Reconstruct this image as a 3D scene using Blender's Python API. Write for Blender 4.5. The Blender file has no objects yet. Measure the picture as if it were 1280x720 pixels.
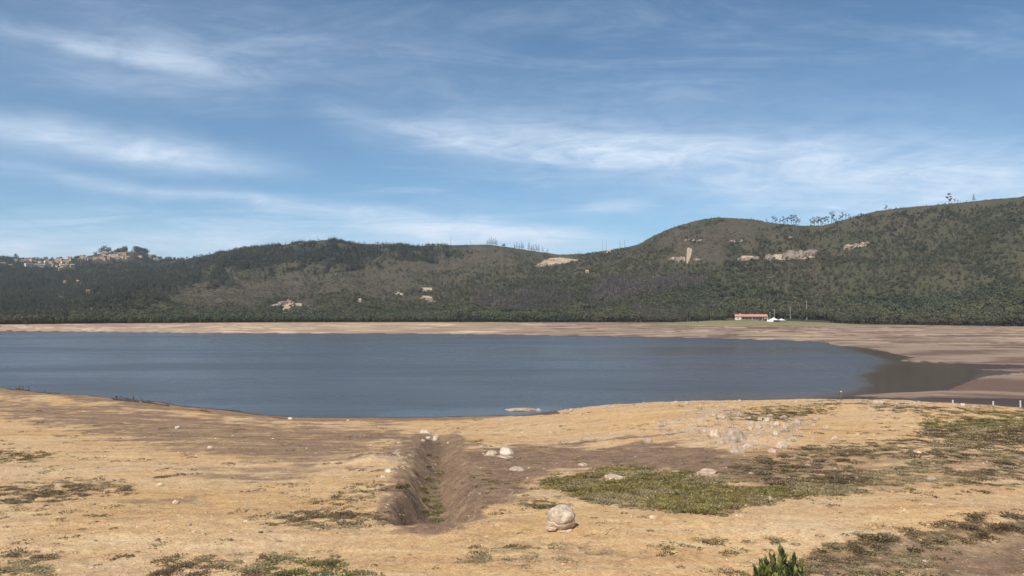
import bpy, math, random
import numpy as np
from mathutils import Vector, Matrix, noise as mnoise

random.seed(7)
rng = np.random.default_rng(7)
R = math.radians
scene = bpy.context.scene
COL = scene.collection

# ------------------------------------------------------------------ camera
F = 925.0            # focal length in photo pixels (1280 wide)
CAMH = 20.0
PITCH = math.atan(25.0 / F)
cam_data = bpy.data.cameras.new('camera')
cam_data.sensor_width = 36.0
cam_data.lens = 36.0 * F / 1280.0
cam_data.clip_start = 0.5
cam_data.clip_end = 40000.0
cam = bpy.data.objects.new('camera', cam_data)
COL.objects.link(cam)
cam.location = (0, 0, CAMH)
cam.rotation_euler = (math.pi / 2 + PITCH, 0, 0)
scene.camera = cam

# ------------------------------------------------------------------ light
SUN_EL, SUN_AZ = 51.0, -152.0      # azimuth from +Y towards +X: the sun stands behind and somewhat to the left
SUN_STRENGTH = 4.4
SKY_STRENGTH = 0.100
EXPOSURE = 0.12
HAZE_DENSITY = 0.00011

scene.render.engine = 'CYCLES'
scene.view_settings.view_transform = 'Standard'
scene.view_settings.look = 'None'
scene.view_settings.exposure = EXPOSURE
scene.view_settings.gamma = 1.0
scene.render.resolution_x, scene.render.resolution_y = 1024, 576
scene.cycles.volume_bounces = 0
scene.cycles.max_bounces = 5
scene.cycles.transparent_max_bounces = 6

saz, sel = R(SUN_AZ), R(SUN_EL)
sdir = Vector((math.sin(saz) * math.cos(sel), math.cos(saz) * math.cos(sel), math.sin(sel)))
sun_data = bpy.data.lights.new('sun', 'SUN')
sun_data.energy = SUN_STRENGTH
sun_data.angle = R(0.53)
sun_data.color = (1.0, 0.935, 0.84)
sun = bpy.data.objects.new('sun', sun_data)
COL.objects.link(sun)
sun.location = (-60, -60, 120)
sun.rotation_euler = (-sdir).to_track_quat('-Z', 'Y').to_euler()


class NT:
    """small helper that writes node graphs"""
    def __init__(s, tree):
        s.t = tree
        s.n = tree.nodes
        s.l = tree.links

    def add(s, typ, **kw):
        nd = s.n.new(typ)
        for k, v in kw.items():
            setattr(nd, k, v)
        return nd

    def put(s, inp, v):
        if v is None:
            return
        if isinstance(v, bpy.types.NodeSocket):
            s.l.new(v, inp)
        else:
            inp.default_value = v

    def m(s, op, a, b=None, c=None, clamp=False):
        nd = s.add('ShaderNodeMath', operation=op)
        nd.use_clamp = clamp
        s.put(nd.inputs[0], a)
        s.put(nd.inputs[1], b)
        if c is not None:
            s.put(nd.inputs[2], c)
        return nd.outputs[0]

    def vm(s, op, a, b=None):
        nd = s.add('ShaderNodeVectorMath', operation=op)
        s.put(nd.inputs[0], a)
        if b is not None:
            s.put(nd.inputs[1], b)
        return nd.outputs[0]

    def mix(s, fac, a, b, mode='MIX'):
        nd = s.add('ShaderNodeMix', data_type='RGBA', blend_type=mode)
        s.put(nd.inputs[0], fac)
        for i, v in ((6, a), (7, b)):
            if isinstance(v, (tuple, list)) and len(v) == 3:
                v = (*v, 1.0)
            s.put(nd.inputs[i], v)
        return nd.outputs[2]

    def noise(s, vec, scale, detail=4.0, rough=0.55, dist=0.0, out=0):
        nd = s.add('ShaderNodeTexNoise')
        s.put(nd.inputs['Vector'], vec)
        nd.inputs['Scale'].default_value = scale
        nd.inputs['Detail'].default_value = detail
        nd.inputs['Roughness'].default_value = rough
        nd.inputs['Distortion'].default_value = dist
        return nd.outputs[out]

    def ramp(s, v, lo, hi, a=0.0, b=1.0, smooth=True):
        nd = s.add('ShaderNodeMapRange')
        nd.interpolation_type = 'SMOOTHSTEP' if smooth else 'LINEAR'
        s.put(nd.inputs[0], v)
        for i, x in enumerate((lo, hi, a, b)):
            nd.inputs[1 + i].default_value = x
        return nd.outputs[0]

    def mapping(s, vec, scale=(1, 1, 1), rot=(0, 0, 0), loc=(0, 0, 0)):
        nd = s.add('ShaderNodeMapping')
        s.put(nd.inputs[0], vec)
        nd.inputs[1].default_value = loc
        nd.inputs[2].default_value = rot
        nd.inputs[3].default_value = scale
        return nd.outputs[0]

    def comb(s, x, y, z):
        nd = s.add('ShaderNodeCombineXYZ')
        for i, v in enumerate((x, y, z)):
            s.put(nd.inputs[i], v)
        return nd.outputs[0]


# ------------------------------------------------------------------ sky
def azel(px, py):
    x = (px - 640) / F
    y0, z0 = 1.0, (360 - py) / F
    c, s_ = math.cos(PITCH), math.sin(PITCH)
    y, z = y0 * c - z0 * s_, y0 * s_ + z0 * c
    return math.atan2(x, y), math.atan2(z, math.hypot(x, y))


world = bpy.data.worlds.new('World')
scene.world = world
world.use_nodes = True
world.node_tree.nodes.clear()
W = NT(world.node_tree)
tc = W.add('ShaderNodeTexCoord').outputs['Generated']
sep = W.add('ShaderNodeSeparateXYZ')
W.l.new(tc, sep.inputs[0])
sx, sy, sz = sep.outputs
AZ = W.m('ARCTAN2', sx, sy)
EL = W.m('ARCSINE', sz)
sky = W.add('ShaderNodeTexSky', sky_type='NISHITA')
sky.sun_disc = False
sky.sun_elevation = sel
sky.sun_rotation = saz
sky.altitude = 2700
sky.air_density = 1.0
sky.dust_density = 1.2
sky.ozone_density = 1.3
# thin cloud sheet: a plane-projected fibrous noise, plus the long wisps
inv = W.m('DIVIDE', 1.0, W.m('MAXIMUM', W.m('ADD', sz, 0.09), 0.03))
plane = W.comb(W.m('MULTIPLY', sx, inv), W.m('MULTIPLY', sy, inv), 0.0)
fib = W.noise(W.mapping(plane, (0.7, 1.7, 1), (0, 0, R(-18))), 1.5, 9.0, 0.66, 0.9)
broad = W.noise(W.mapping(plane, (0.6, 1.1, 1), (0, 0, R(-20)), (3.1, 0.7, 0)), 0.8, 3.0, 0.5, 0.2)
sheet = W.m('MULTIPLY', W.ramp(fib, 0.40, 0.78), W.ramp(broad, 0.38, 0.72))
angv = W.comb(AZ, EL, 0.0)
fine = W.noise(W.mapping(angv, (7, 26, 1), (0, 0, R(9))), 1.6, 9.0, 0.68, 0.9)
wob = W.noise(W.mapping(angv, (4, 5, 1)), 1.7, 3.0, 0.5)
wobe = W.m('MULTIPLY', W.m('SUBTRACT', wob, 0.5), 0.035)
# (px, py) -> (px, py), half width up, half width down (px), strength, softness at the ends
STREAKS = [
    ((-60, 26), (330, 100), 12, 8, 0.27),
    ((60, 55), (260, 62), 16, 16, 0.12),
    ((60, 98), (290, 110), 10, 14, 0.16),
    ((-90, 150), (355, 208), 20, 13, 0.50),
    ((-60, 175), (330, 200), 20, 22, 0.22),
    ((-60, 204), (430, 262), 7, 9, 0.34),
    ((330, 248), (780, 298), 8, 18, 0.42),
    ((415, 148), (640, 182), 16, 22, 0.40),
    ((560, 160), (900, 205), 26, 30, 0.36),
    ((760, 185), (1420, 205), 30, 32, 0.42),
    ((860, 235), (1420, 250), 34, 30, 0.42),
    ((-200, 305), (520, 303), 22, 30, 0.60),
    ((480, 288), (770, 303), 16, 18, 0.62),
    ((715, 257), (822, 259), 6, 7, 0.32),
    ((500, 150), (1400, 150), 70, 80, 0.17),
    ((-200, 20), (620, 70), 70, 60, 0.18),
]
total = W.m('ADD', W.m('MULTIPLY', sheet, 0.34), W.m('MULTIPLY', W.ramp(EL, 0.22, 0.0, 0.0, 1.0), 0.22))
for (a, b, wu, wd, st) in STREAKS:
    a0, e0 = azel(*a)
    a1, e1 = azel(*b)
    L = math.hypot(a1 - a0, e1 - e0)
    ux, uy = (a1 - a0) / L, (e1 - e0) / L
    dx = W.m('SUBTRACT', AZ, a0)
    dy = W.m('ADD', W.m('SUBTRACT', EL, e0), wobe)
    t = W.m('ADD', W.m('MULTIPLY', dx, ux / L), W.m('MULTIPLY', dy, uy / L))
    d = W.m('ADD', W.m('MULTIPLY', dx, -uy), W.m('MULTIPLY', dy, ux))
    up = W.m('DIVIDE', W.m('MAXIMUM', d, 0.0), wu / F)
    dn = W.m('DIVIDE', W.m('MAXIMUM', W.m('MULTIPLY', d, -1.0), 0.0), wd / F)
    g = W.m('EXPONENT', W.m('MULTIPLY', W.m('ADD', W.m('POWER', up, 2.0), W.m('POWER', dn, 2.0)), -1.0))
    ends = W.m('MULTIPLY', W.ramp(t, -0.25, 0.35), W.ramp(t, 0.62, 1.2, 1.0, 0.0))
    total = W.m('ADD', total, W.m('MULTIPLY', W.m('MULTIPLY', g, ends), st))
tex = W.ramp(W.m('ADD', W.m('MULTIPLY', fine, 0.6), W.m('MULTIPLY', fib, 0.4)), 0.30, 0.70, 0.40, 1.22)
cover = W.m('MULTIPLY', W.m('MULTIPLY', total, tex), 1.0, clamp=True)
cover = W.m('MULTIPLY', cover, W.ramp(sz, -0.02, 0.02))
tint = W.mix(1.0, sky.outputs[0], (0.81, 1.07, 1.12), 'MULTIPLY')
# cloud radiance in the sky's own units
cloudc = (7.7, 8.8, 10.2)
skyc = W.mix(cover, tint, cloudc)
bg = W.add('ShaderNodeBackground')
W.l.new(skyc, bg.inputs[0])
bg.inputs[1].default_value = SKY_STRENGTH
wo = W.add('ShaderNodeOutputWorld')
W.l.new(bg.outputs[0], wo.inputs[0])

# ------------------------------------------------------------------ numpy helpers
_p = rng.permutation(256)
_p = np.concatenate([_p, _p, _p])
_ga = rng.uniform(0, 2 * np.pi, 256)
_gx, _gy = np.cos(_ga), np.sin(_ga)


def perlin(x, y):
    xi, yi = np.floor(x).astype(int), np.floor(y).astype(int)
    xf, yf = x - xi, y - yi
    xi &= 255
    yi &= 255
    u = xf * xf * xf * (xf * (xf * 6 - 15) + 10)
    v = yf * yf * yf * (yf * (yf * 6 - 15) + 10)

    def g(ix, iy, dx, dy):
        h = _p[_p[ix & 255] + (iy & 255)]
        return _gx[h] * dx + _gy[h] * dy
    a = g(xi, yi, xf, yf)
    b = g(xi + 1, yi, xf - 1, yf)
    c = g(xi, yi + 1, xf, yf - 1)
    d = g(xi + 1, yi + 1, xf - 1, yf - 1)
    return (a + u * (b - a)) * (1 - v) + (c + u * (d - c)) * v


def fbm(x, y, oct=4, gain=0.5, lac=2.03):
    s, a = 0, 1.0
    for i in range(oct):
        s = s + a * perlin(x + i * 17.3, y + i * 9.1)
        a *= gain
        x, y = x * lac, y * lac
    return s


def ridged(x, y, oct=4):
    s, a = 0, 1.0
    for i in range(oct):
        s = s + a * (1 - np.abs(perlin(x + i * 7.7, y + i * 3.1)) * 2)
        a *= 0.5
        x, y = x * 2.05, y * 2.05
    return s / 1.9


def sst(x, a, b):
    t = np.clip((x - a) / (b - a), 0, 1)
    return t * t * (3 - 2 * t)


def ray(px, py):
    x, z0 = (px - 640) / F, (360 - py) / F
    c, s_ = math.cos(PITCH), math.sin(PITCH)
    return x, c - z0 * s_, s_ + z0 * c


def at_z(px, py, z):
    x, y, dz = ray(px, py)
    t = (z - CAMH) / dz
    return x * t, y * t


def at_r(px, py, r):
    x, y, dz = ray(px, py)
    t = r / math.hypot(x, y)
    return x * t, y * t, CAMH + dz * t


def proj(x, y, z):
    c, s_ = math.cos(PITCH), math.sin(PITCH)
    dz = z - CAMH
    fw = np.maximum(y * c + dz * s_, 1e-3)
    up = -y * s_ + dz * c
    return 640 + F * x / fw, 360 - F * up / fw


def seg_dist(x, y, ax, ay, bx, by):
    dx, dy = bx - ax, by - ay
    t = np.clip(((x - ax) * dx + (y - ay) * dy) / (dx * dx + dy * dy + 1e-9), 0, 1)
    return np.hypot(x - ax - t * dx, y - ay - t * dy), t


def poly_sd(x, y, P):
    """signed distance to a polygon, positive outside"""
    d = np.full(np.shape(x), 1e9)
    inside = np.zeros(np.shape(x), bool)
    n = len(P)
    for i in range(n):
        ax, ay = P[i]
        bx, by = P[(i + 1) % n]
        dd, _ = seg_dist(x, y, ax, ay, bx, by)
        d = np.minimum(d, dd)
        cond = (ay > y) != (by > y)
        xx = (bx - ax) * (y - ay) / ((by - ay) if by != ay else 1e-9) + ax
        inside ^= cond & (x < xx)
    return np.where(inside, -d, d)


# ------------------------------------------------------------------ the lake outline (metres)
SHORE_PX = [(-500, 462), (-250, 470), (0, 484.5), (30, 488), (70, 491), (140, 496.5), (200, 503), (260, 509.5), (300, 514.5),
            (335, 518), (360, 520.5), (410, 521.5), (460, 521), (520, 522), (560, 520.5), (640, 519.5), (680, 519), (720, 514),
            (780, 508), (850, 504), (950, 501), (1030, 497.5), (1065, 494.5), (1085, 492.6), (1120, 491.4), (1160, 489),
            (1181, 486), (1176, 482), (1198, 478), (1215, 472), (1229, 466.2), (1224, 463), (1200, 457.5), (1170, 454.2), (1132, 452),
            (1122, 450.3), (1141, 447.5), (1125, 444.5), (1100, 438.5), (1070, 434), (1040, 431.5), (1032, 428.5), (1012, 426.3), (960, 425.2),
            (900, 423), (800, 421), (700, 419.4), (640, 418.4), (560, 417.4), (480, 416.9), (330, 416.6), (240, 416.4),
            (160, 415.2), (60, 414.4), (0, 414), (-250, 413), (-500, 413)]
SHORE = [at_z(px, py, 0.0) for px, py in SHORE_PX]

# near ground control points: (px, py, z)
CTRL = []
for px in (-500, -200, 0, 320, 640, 960, 1280, 1500, 1800):
    CTRL.append((px, 720, 8.0 + 0.1 * (px > 900)))
CTRL += [(-300, 660, 7.0), (0, 660, 7.1), (200, 660, 7.2), (420, 660, 7.3), (640, 660, 7.6), (800, 660, 7.8), (960, 660, 8.0), (1280, 660, 8.1), (1600, 660, 8.1),
         (-300, 600, 5.2), (0, 600, 5.4), (160, 600, 5.4), (320, 600, 5.5), (440, 600, 5.8), (640, 600, 5.7), (800, 600, 6.3), (960, 600, 6.8), (1280, 600, 7.2), (1600, 600, 7.2),
         (-300, 560, 3.6), (0, 560, 3.7), (160, 560, 3.6), (320, 560, 3.6), (500, 560, 3.8), (640, 560, 4.0), (760, 560, 4.7), (960, 560, 6.0), (1120, 560, 6.3), (1280, 560, 6.5), (1600, 560, 6.5),
         (-300, 520, 1.9), (0, 520, 1.7), (0, 535, 2.4), (160, 530, 1.6), (320, 540, 2.1), (440, 535, 1.4), (560, 535, 1.7), (640, 535, 2.5), (760, 530, 4.1), (880, 530, 5.2), (1000, 530, 5.7), (1140, 530, 5.9), (1280, 535, 6.0), (1600, 545, 6.0),
         (0, 500, 0.7), (100, 508, 0.7), (200, 515, 0.8), (-300, 490, 0.5),
         (690, 514.5, 2.9), (740, 508.3, 3.9), (800, 504, 4.6), (860, 502, 5.0), (920, 500.7, 5.2), (980, 500.3, 5.3), (1060, 500.5, 5.3), (1130, 502, 5.2), (1200, 505, 5.1), (1280, 510, 5.0), (1400, 517, 5.0), (1600, 530, 5.0)]
cp = []
for px, py, z in CTRL:
    x, y = at_z(px, py, z)
    cp.append((x, y, z))
# behind the crest the bank drops to the mud flat
for px, py, z in CTRL[-12:]:
    x, y = at_z(px, py, z)
    r = math.hypot(x, y)
    for k, zz in ((1 + 17 / r, max(0.7, z - 3.4)), (1 + 30 / r, 0.9), (1 + 55 / r, 0.8), (1 + 90 / r, 0.8)):
        cp.append((x * k, y * k, zz))
for px, py in SHORE_PX[1:16]:
    x, y = at_z(px, py, 0)
    cp.append((x, y, 0.0))
    cp.append((x * 1.2, y * 1.2, -1.0))
# below and beside the viewpoint the bank climbs
for a in range(-180, 180, 30):
    if abs(a) > 50:
        cp.append((25 * math.sin(R(a)), 25 * math.cos(R(a)), 18.0))
        cp.append((60 * math.sin(R(a)), 60 * math.cos(R(a)), 19.0 if abs(a) > 100 else 10.0))
for a in (-40, 0, 40):
    cp.append((14 * math.sin(R(a)), 14 * math.cos(R(a)), 13.2))
    cp.append((22 * math.sin(R(a)), 22 * math.cos(R(a)), 9.6))
cp.append((0, 2, 18.3))
cp = np.array(cp)


def _k(r):
    return r ** 1.5


_D = np.hypot(cp[:, None, 0] - cp[None, :, 0], cp[:, None, 1] - cp[None, :, 1])
_n = len(cp)
_A = np.zeros((_n + 3, _n + 3))
_A[:_n, :_n] = _k(_D)
_A[:_n, :_n] += np.eye(_n) * 0.5
_A[:_n, _n] = 1
_A[:_n, _n + 1:] = cp[:, :2]
_A[_n, :_n] = 1
_A[_n + 1:, :_n] = cp[:, :2].T
_w = np.linalg.solve(_A, np.concatenate([cp[:, 2], [0, 0, 0]]))


def near_h(x, y):
    out = np.full(x.shape, _w[_n])
    out = out + _w[_n + 1] * x + _w[_n + 2] * y
    for i in range(_n):
        out += _w[i] * _k(np.hypot(x - cp[i, 0], y - cp[i, 1]))
    return out


DITCH_A = at_z(540, 657, 7.0)
DITCH_B = at_z(546, 540, 2.0)
ZF_PX = [-2000, 0, 300, 700, 840, 900, 960, 1010, 1080, 1280, 3000]
ZF_PY = [402, 402, 402, 403, 402.6, 400, 399.5, 401, 403.5, 404, 404]
RFOOT = 790.0


def zfoot(px):
    py = np.interp(px, ZF_PX, ZF_PY)
    return CAMH - (py - 385) / F * RFOOT


def ditch_field(x, y):
    d, t = seg_dist(x, y, *DITCH_A, *DITCH_B)
    # side: positive to the right of the axis
    ax, ay = DITCH_A
    bx, by = DITCH_B
    L = math.hypot(bx - ax, by - ay)
    along = ((x - ax) * (bx - ax) + (y - ay) * (by - ay)) / L
    side = ((x - ax) * (by - ay) - (y - ay) * (bx - ax)) / L
    side = side + 0.25 * np.sin(along * 0.35) + 0.12 * np.sin(along * 1.1) + 0.16 * perlin(x / 2.4, y / 2.4)
    return along, side, L


def land_low(x, y):
    """height of everything nearer than the foot of the hills"""
    shape = x.shape
    r = np.hypot(x, y)
    sd = poly_sd(x, y, SHORE)
    sd = sd + np.clip(r / 100, 0.5, 3.0) * fbm(x / 9.0, y / 9.0, 3) * 0.8
    nh = np.zeros(shape)
    m = r < 330
    nh[m] = near_h(x[m], y[m])
    back = y < 0
    pxx = 640 + F * np.where(y > 5, x / np.maximum(y, 5), np.sign(x) * 3)
    zf = zfoot(pxx)
    u = np.clip(sd / (sd + np.maximum(RFOOT - r, 1e-3) + 1e-6), 0, 1)
    fh = 0.35 + (zf - 0.35) * np.clip(u, 0, 1) ** 0.9
    terr = fbm(x / 45, y / 20, 4)
    fh = fh + (0.55 * terr * np.clip(u * 4, 0, 1) * np.clip((1 - u) * 6, 0, 1))
    w = sst(r, 165, 215)
    w = np.where(back | (np.abs(x) > 1.3 * y), sst(r, 150, 320), w)
    h = nh * (1 - w) + np.where(back, 14.0, fh) * w
    h = np.where(sd > 0, np.maximum(h, 0.12) * np.clip(sd / 7.0, 0, 1) ** 0.8, h)
    hw = -np.minimum(-sd * 0.06, 2.5) - 0.03
    h = np.where(sd > 0, h, hw)
    # sand bar lying in the shallows
    sx, sy = at_z(651, 511.3, 0.15)
    q = ((x - sx) / 3.6) ** 2 + ((y - sy - 0.10 * (x - sx)) / 2.3) ** 2
    h = np.where(q < 3, np.maximum(h, 0.34 - 0.36 * q + 0.06 * perlin(x, y)), h)
    # relief of the bare ground
    nearw = np.clip(sst(r, 14, 30) * (1 - sst(r, 210, 300)), 0, 1) * (sd > 0) * np.clip(sd / 10, 0, 1)
    rough = 0.28 * fbm(x / 11, y / 8, 3) + 0.10 * fbm(x / 2.6, y / 1.9, 3) + 0.045 * fbm(x / 0.75, y / 0.6, 2)
    h = h + nearw * rough
    # heap beside the ditch, small swells
    for (px, py, z, sxr, syr, hh) in ((485, 578, 4.6, 3.2, 4.5, 0.75), (455, 575, 4.5, 3, 4, 0.35), (1245, 640, 7.8, 9, 3, 0.25), (870, 530, 5.0, 9, 6, 0.5), (940, 548, 5.8, 4, 4, 0.45)):
        cx, cy = at_z(px, py, z)
        h = h + hh * np.exp(-((x - cx) / sxr) ** 2 - ((y - cy) / syr) ** 2) * (1 + 0.3 * perlin(x * 1.3, y * 1.3))
    # the ditch
    al, si, L = ditch_field(x, y)
    mm = (al > -3) & (al < L + 12) & (np.abs(si) < 9)
    tt = np.clip(al / L, 0, 1.2)
    depth = (2.4 - 1.8 * np.clip(tt, 0, 1)) * sst(al, -0.9, 0.9) * (1 - sst(al, L - 8, L + 12))
    hwid = np.where(si > 0, 3.3 - 0.7 * tt, 2.7 - 0.6 * tt)
    fl = 0.50 - 0.2 * tt
    prof = 1 - np.clip((np.abs(si) - fl) / (hwid - fl), 0, 1)
    prof = prof * prof * (3 - 2 * prof) * 0.7 + prof * 0.3
    gul = 1 + 0.05 * fbm(al * 0.3, si * 0.5 + 4, 2) * (np.abs(si) > fl)
    h = np.where(mm, h - depth * prof * gul, h)
    # clods on the ditch walls
    h = h + np.where(mm & (np.abs(si) < hwid + 1), 0.11 * fbm(x * 0.9, y * 0.9, 3), 0)
    # wet run-off channel on the flat beyond the crest
    for P in WETLINES:
        for i in range(len(P) - 1):
            d, t = seg_dist(x, y, *P[i], *P[i + 1])
            h = h - 0.25 * np.exp(-(d / 4.0) ** 2) * (sd > 6)
    return h, sd


WETLINES = [[at_z(px, py, 0.9) for px, py in q] for q in
            ([(1229, 466), (1255, 464.5), (1290, 463.5), (1400, 462)], [(1215, 458), (1250, 457.5), (1300, 458.5)])]

# ---- hills: ridges as (px, py, r) polylines, half width of the flank
RIDGES = [
    ([(1900, 235, 1350), (1500, 237, 1270), (1280, 243, 1250), (1160, 254, 1230), (1060, 272, 1230), (1000, 281, 1240), (940, 271, 1220), (900, 268, 1200),
      (860, 276, 1230), (830, 285, 1280), (800, 303, 1350), (760, 311, 1450), (700, 317, 1550)], 500),
    ([(700, 317, 1550), (640, 310, 1500), (610, 304, 1450), (520, 306, 1480), (440, 303, 1500), (415, 298, 1500), (380, 300, 1520), (320, 307, 1600),
      (260, 316, 1700), (225, 325, 1800)], 620),
    ([(-900, 318, 2300), (-300, 320, 2100), (0, 319, 2100), (75, 323, 2000), (110, 316, 2000), (130, 312, 2000), (180, 313, 2000), (195, 321, 2000),
      (230, 323, 2050), (330, 326, 2150)], 900),
    ([(400, 302, 1500), (330, 322, 1420), (275, 338, 1280), (225, 356, 1140), (175, 374, 1000), (120, 392, 880)], 260),
    ([(560, 308, 1470), (500, 330, 1300), (455, 350, 1120), (415, 372, 960), (390, 390, 860)], 250),
    ([(690, 318, 1540), (640, 336, 1340), (585, 356, 1130), (550, 376, 960), (530, 392, 860)], 240),
    ([(790, 306, 1400), (740, 335, 1180), (700, 360, 1000), (680, 385, 870)], 200),
    ([(870, 273, 1215), (856, 300, 1100), (835, 335, 980), (815, 375, 860)], 190),
    ([(1000, 281, 1240), (985, 310, 1110), (975, 345, 980), (970, 380, 860)], 170),
    ([(1100, 262, 1230), (1110, 300, 1090), (1130, 345, 950), (1150, 385, 850)], 190),
    ([(1280, 244, 1250), (1260, 290, 1080), (1250, 340, 940), (1240, 385, 850)], 200),
    ([(60, 324, 2000), (50, 345, 1650), (30, 366, 1300), (0, 388, 980), (-20, 397, 860)], 330),
    ([(-300, 320, 2100), (-260, 350, 1500), (-220, 385, 950)], 350),
]
RW = [([at_r(*q) for q in P], w) for P, w in RIDGES]
SKY_PX = np.array([-900, -300, -60, 0, 20, 40, 75, 92, 110, 122, 140, 160, 178, 188, 195, 215, 230, 245, 262, 290, 320, 350, 380, 400, 415, 428, 440, 480, 520, 560, 610, 640, 665, 700, 730,
                   760, 785, 800, 815, 830, 845, 860, 880, 900, 940, 960, 1000, 1030, 1048, 1060, 1080, 1100, 1130, 1160, 1200, 1240, 1280, 1500, 1900])
SKY_PY = np.array([318, 318, 318, 318.5, 321, 322.5, 323, 322, 319, 316, 315, 313.5, 314, 318, 322, 323, 323, 320, 316.5, 311.5, 307, 305, 300.5, 299, 298, 300, 303, 304, 306, 305, 304, 308, 312, 317, 315.5,
                   311, 307, 303, 294, 286.5, 281, 276.5, 271.5, 269.5, 271.5, 275.5, 280, 279.5, 275, 271, 265.5, 261, 257, 254.5, 251, 246.5, 243.5, 238, 235])


def hills_raw(x, y):
    r = np.hypot(x, y)
    acc = np.zeros(x.shape)
    wx = x + 60 * fbm(x / 300, y / 300, 3)
    wy = y + 60 * fbm(x / 300 + 40, y / 300, 3)
    for P, w in RW:
        best = np.zeros(x.shape)
        for i in range(len(P) - 1):
            d, t = seg_dist(wx, wy, P[i][0], P[i][1], P[i + 1][0], P[i + 1][1])
            z = P[i][2] + (P[i + 1][2] - P[i][2]) * t
            best = np.maximum(best, np.maximum(z, 0) * np.clip(1 - d / w, 0, 1) ** 1.15)
        acc += (best / 100.0) ** 7
    h = 100 * acc ** (1 / 7)
    rd = ridged(x / 210, y / 210, 4)
    h = h * (0.80 + 0.30 * rd) + 6.5 * fbm(x / 60, y / 60, 3)
    return np.maximum(h, 0)


# ------------------------------------------------------------------ the polar terrain grid
az_in = np.linspace(R(-41), R(41), 760)
az_out = np.linspace(R(41), R(319), 130)[1:-1]
azs = np.concatenate([az_in, az_out])
NA, NI = len(azs), len(az_in)
rs = np.concatenate([np.geomspace(1.0, 28, 22)[:-1], np.geomspace(28, 215, 330)[:-1], np.geomspace(215, 790, 95)[:-1]])
rs_hill = np.concatenate([np.linspace(790, 1700, 160)[:-1], np.linspace(1700, 2500, 60)[:-1], np.geomspace(2500, 16000, 16)])


def grid(rr):
    A, Q = np.meshgrid(azs, rr, indexing='ij')
    return np.sin(A) * Q, np.cos(A) * Q


GX, GY = grid(np.concatenate([rs, [790.0]]))
GZ, GSD = land_low(GX, GY)
HX, HY = grid(rs_hill)
HRR = np.hypot(HX, HY)
HRAW = hills_raw(HX, HY)
_px_az = 640 + F * np.tan(np.clip(azs, R(-55), R(55)))
_px_az[NI:] = np.where(np.sin(azs[NI:]) > 0, 1900, -900)
hz_foot = zfoot(_px_az)[:, None]
rise = sst(HRR, 790, 1010) * 0.75 + 0.25 * np.clip((HRR - 790) / 40, 0, 1)
fall = 1 - 0.75 * sst(HRR, 2700, 5200)
TREEH = 3.2
target = np.interp(_px_az, SKY_PX, SKY_PY)
cosaz = np.cos(np.clip(azs, R(-60), R(60)))
tan_t = (385.6 - target) / F * cosaz
fac = np.ones(NA)
for it in range(5):
    hh = hz_foot + HRAW * rise * fall * fac[:, None]
    tn = ((hh + TREEH - CAMH) / HRR).max(axis=1)
    f2 = (tan_t / np.maximum(tn, 1e-3)) ** 1.0
    fac *= f2
    ker = np.hanning(7)
    ker /= ker.sum()
    fi = np.convolve(np.pad(fac[:NI], 3, mode='edge'), ker, mode='valid')
    fac[:NI] = fi
fac = np.clip(fac, 0.4, 2.2)
fac[NI:] = np.interp(np.arange(NA - NI), [0, NA - NI - 1], [fac[NI - 1], fac[0]])
HZ = hz_foot + HRAW * rise * fall * fac[:, None]
# whatever lies behind the viewpoint is plain rolling ground
backm = np.ones(NA)
backm[NI:] = np.interp(np.arange(NA - NI), [0, 14, NA - NI - 15, NA - NI - 1], [1, 0.15, 0.15, 1])
HZ = 10 * (1 - backm[:, None]) + HZ * backm[:, None]
HZ[:, -1] = np.minimum(HZ[:, -1], 30)
GZ[:, -1] = HZ[:, 0]


def _bil(az, r, RR, Z):
    ia = np.interp(az, az_in, np.arange(NI))
    ir = np.interp(r, RR, np.arange(len(RR)))
    a0, r0 = np.floor(ia).astype(int), np.floor(ir).astype(int)
    a0 = np.minimum(a0, NI - 2)
    r0 = np.minimum(r0, len(RR) - 2)
    fa, fr = ia - a0, ir - r0
    return (Z[a0, r0] * (1 - fa) * (1 - fr) + Z[a0 + 1, r0] * fa * (1 - fr) + Z[a0, r0 + 1] * (1 - fa) * fr + Z[a0 + 1, r0 + 1] * fa * fr)


RLOW = np.concatenate([rs, [790.0]])


def ground_z(x, y):
    x, y = np.atleast_1d(np.asarray(x, float)), np.atleast_1d(np.asarray(y, float))
    az, r = np.arctan2(x, y), np.hypot(x, y)
    return np.where(r < 790, _bil(az, np.minimum(r, 790), RLOW, GZ), _bil(az, np.maximum(r, 790), rs_hill, HZ))


def hit(px, py, rmin=12.0, rmax=2600.0):
    """where the ray through a photo pixel meets the ground"""
    x, y, dz = ray(px, py)
    q = math.hypot(x, y)
    rr = np.geomspace(rmin, rmax, 6000)
    t = rr / q
    zz = CAMH + dz * t
    g = ground_z(x * t, y * t)
    below = np.where(g >= zz)[0]
    k = below[0] if len(below) else int(np.argmax((g - CAMH) / rr))
    return float(x * t[k]), float(y * t[k]), float(g[k])


# ------------------------------------------------------------------ ground cover masks
def pm(PX, PY, poly, soft=6.0, ys=2.6, warp=None):
    P = [(a, b * ys) for a, b in poly]
    sd = poly_sd(PX, PY * ys, P)
    if warp is not None:
        sd = sd + warp
    return 1 - sst(sd, -soft, soft)


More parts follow.
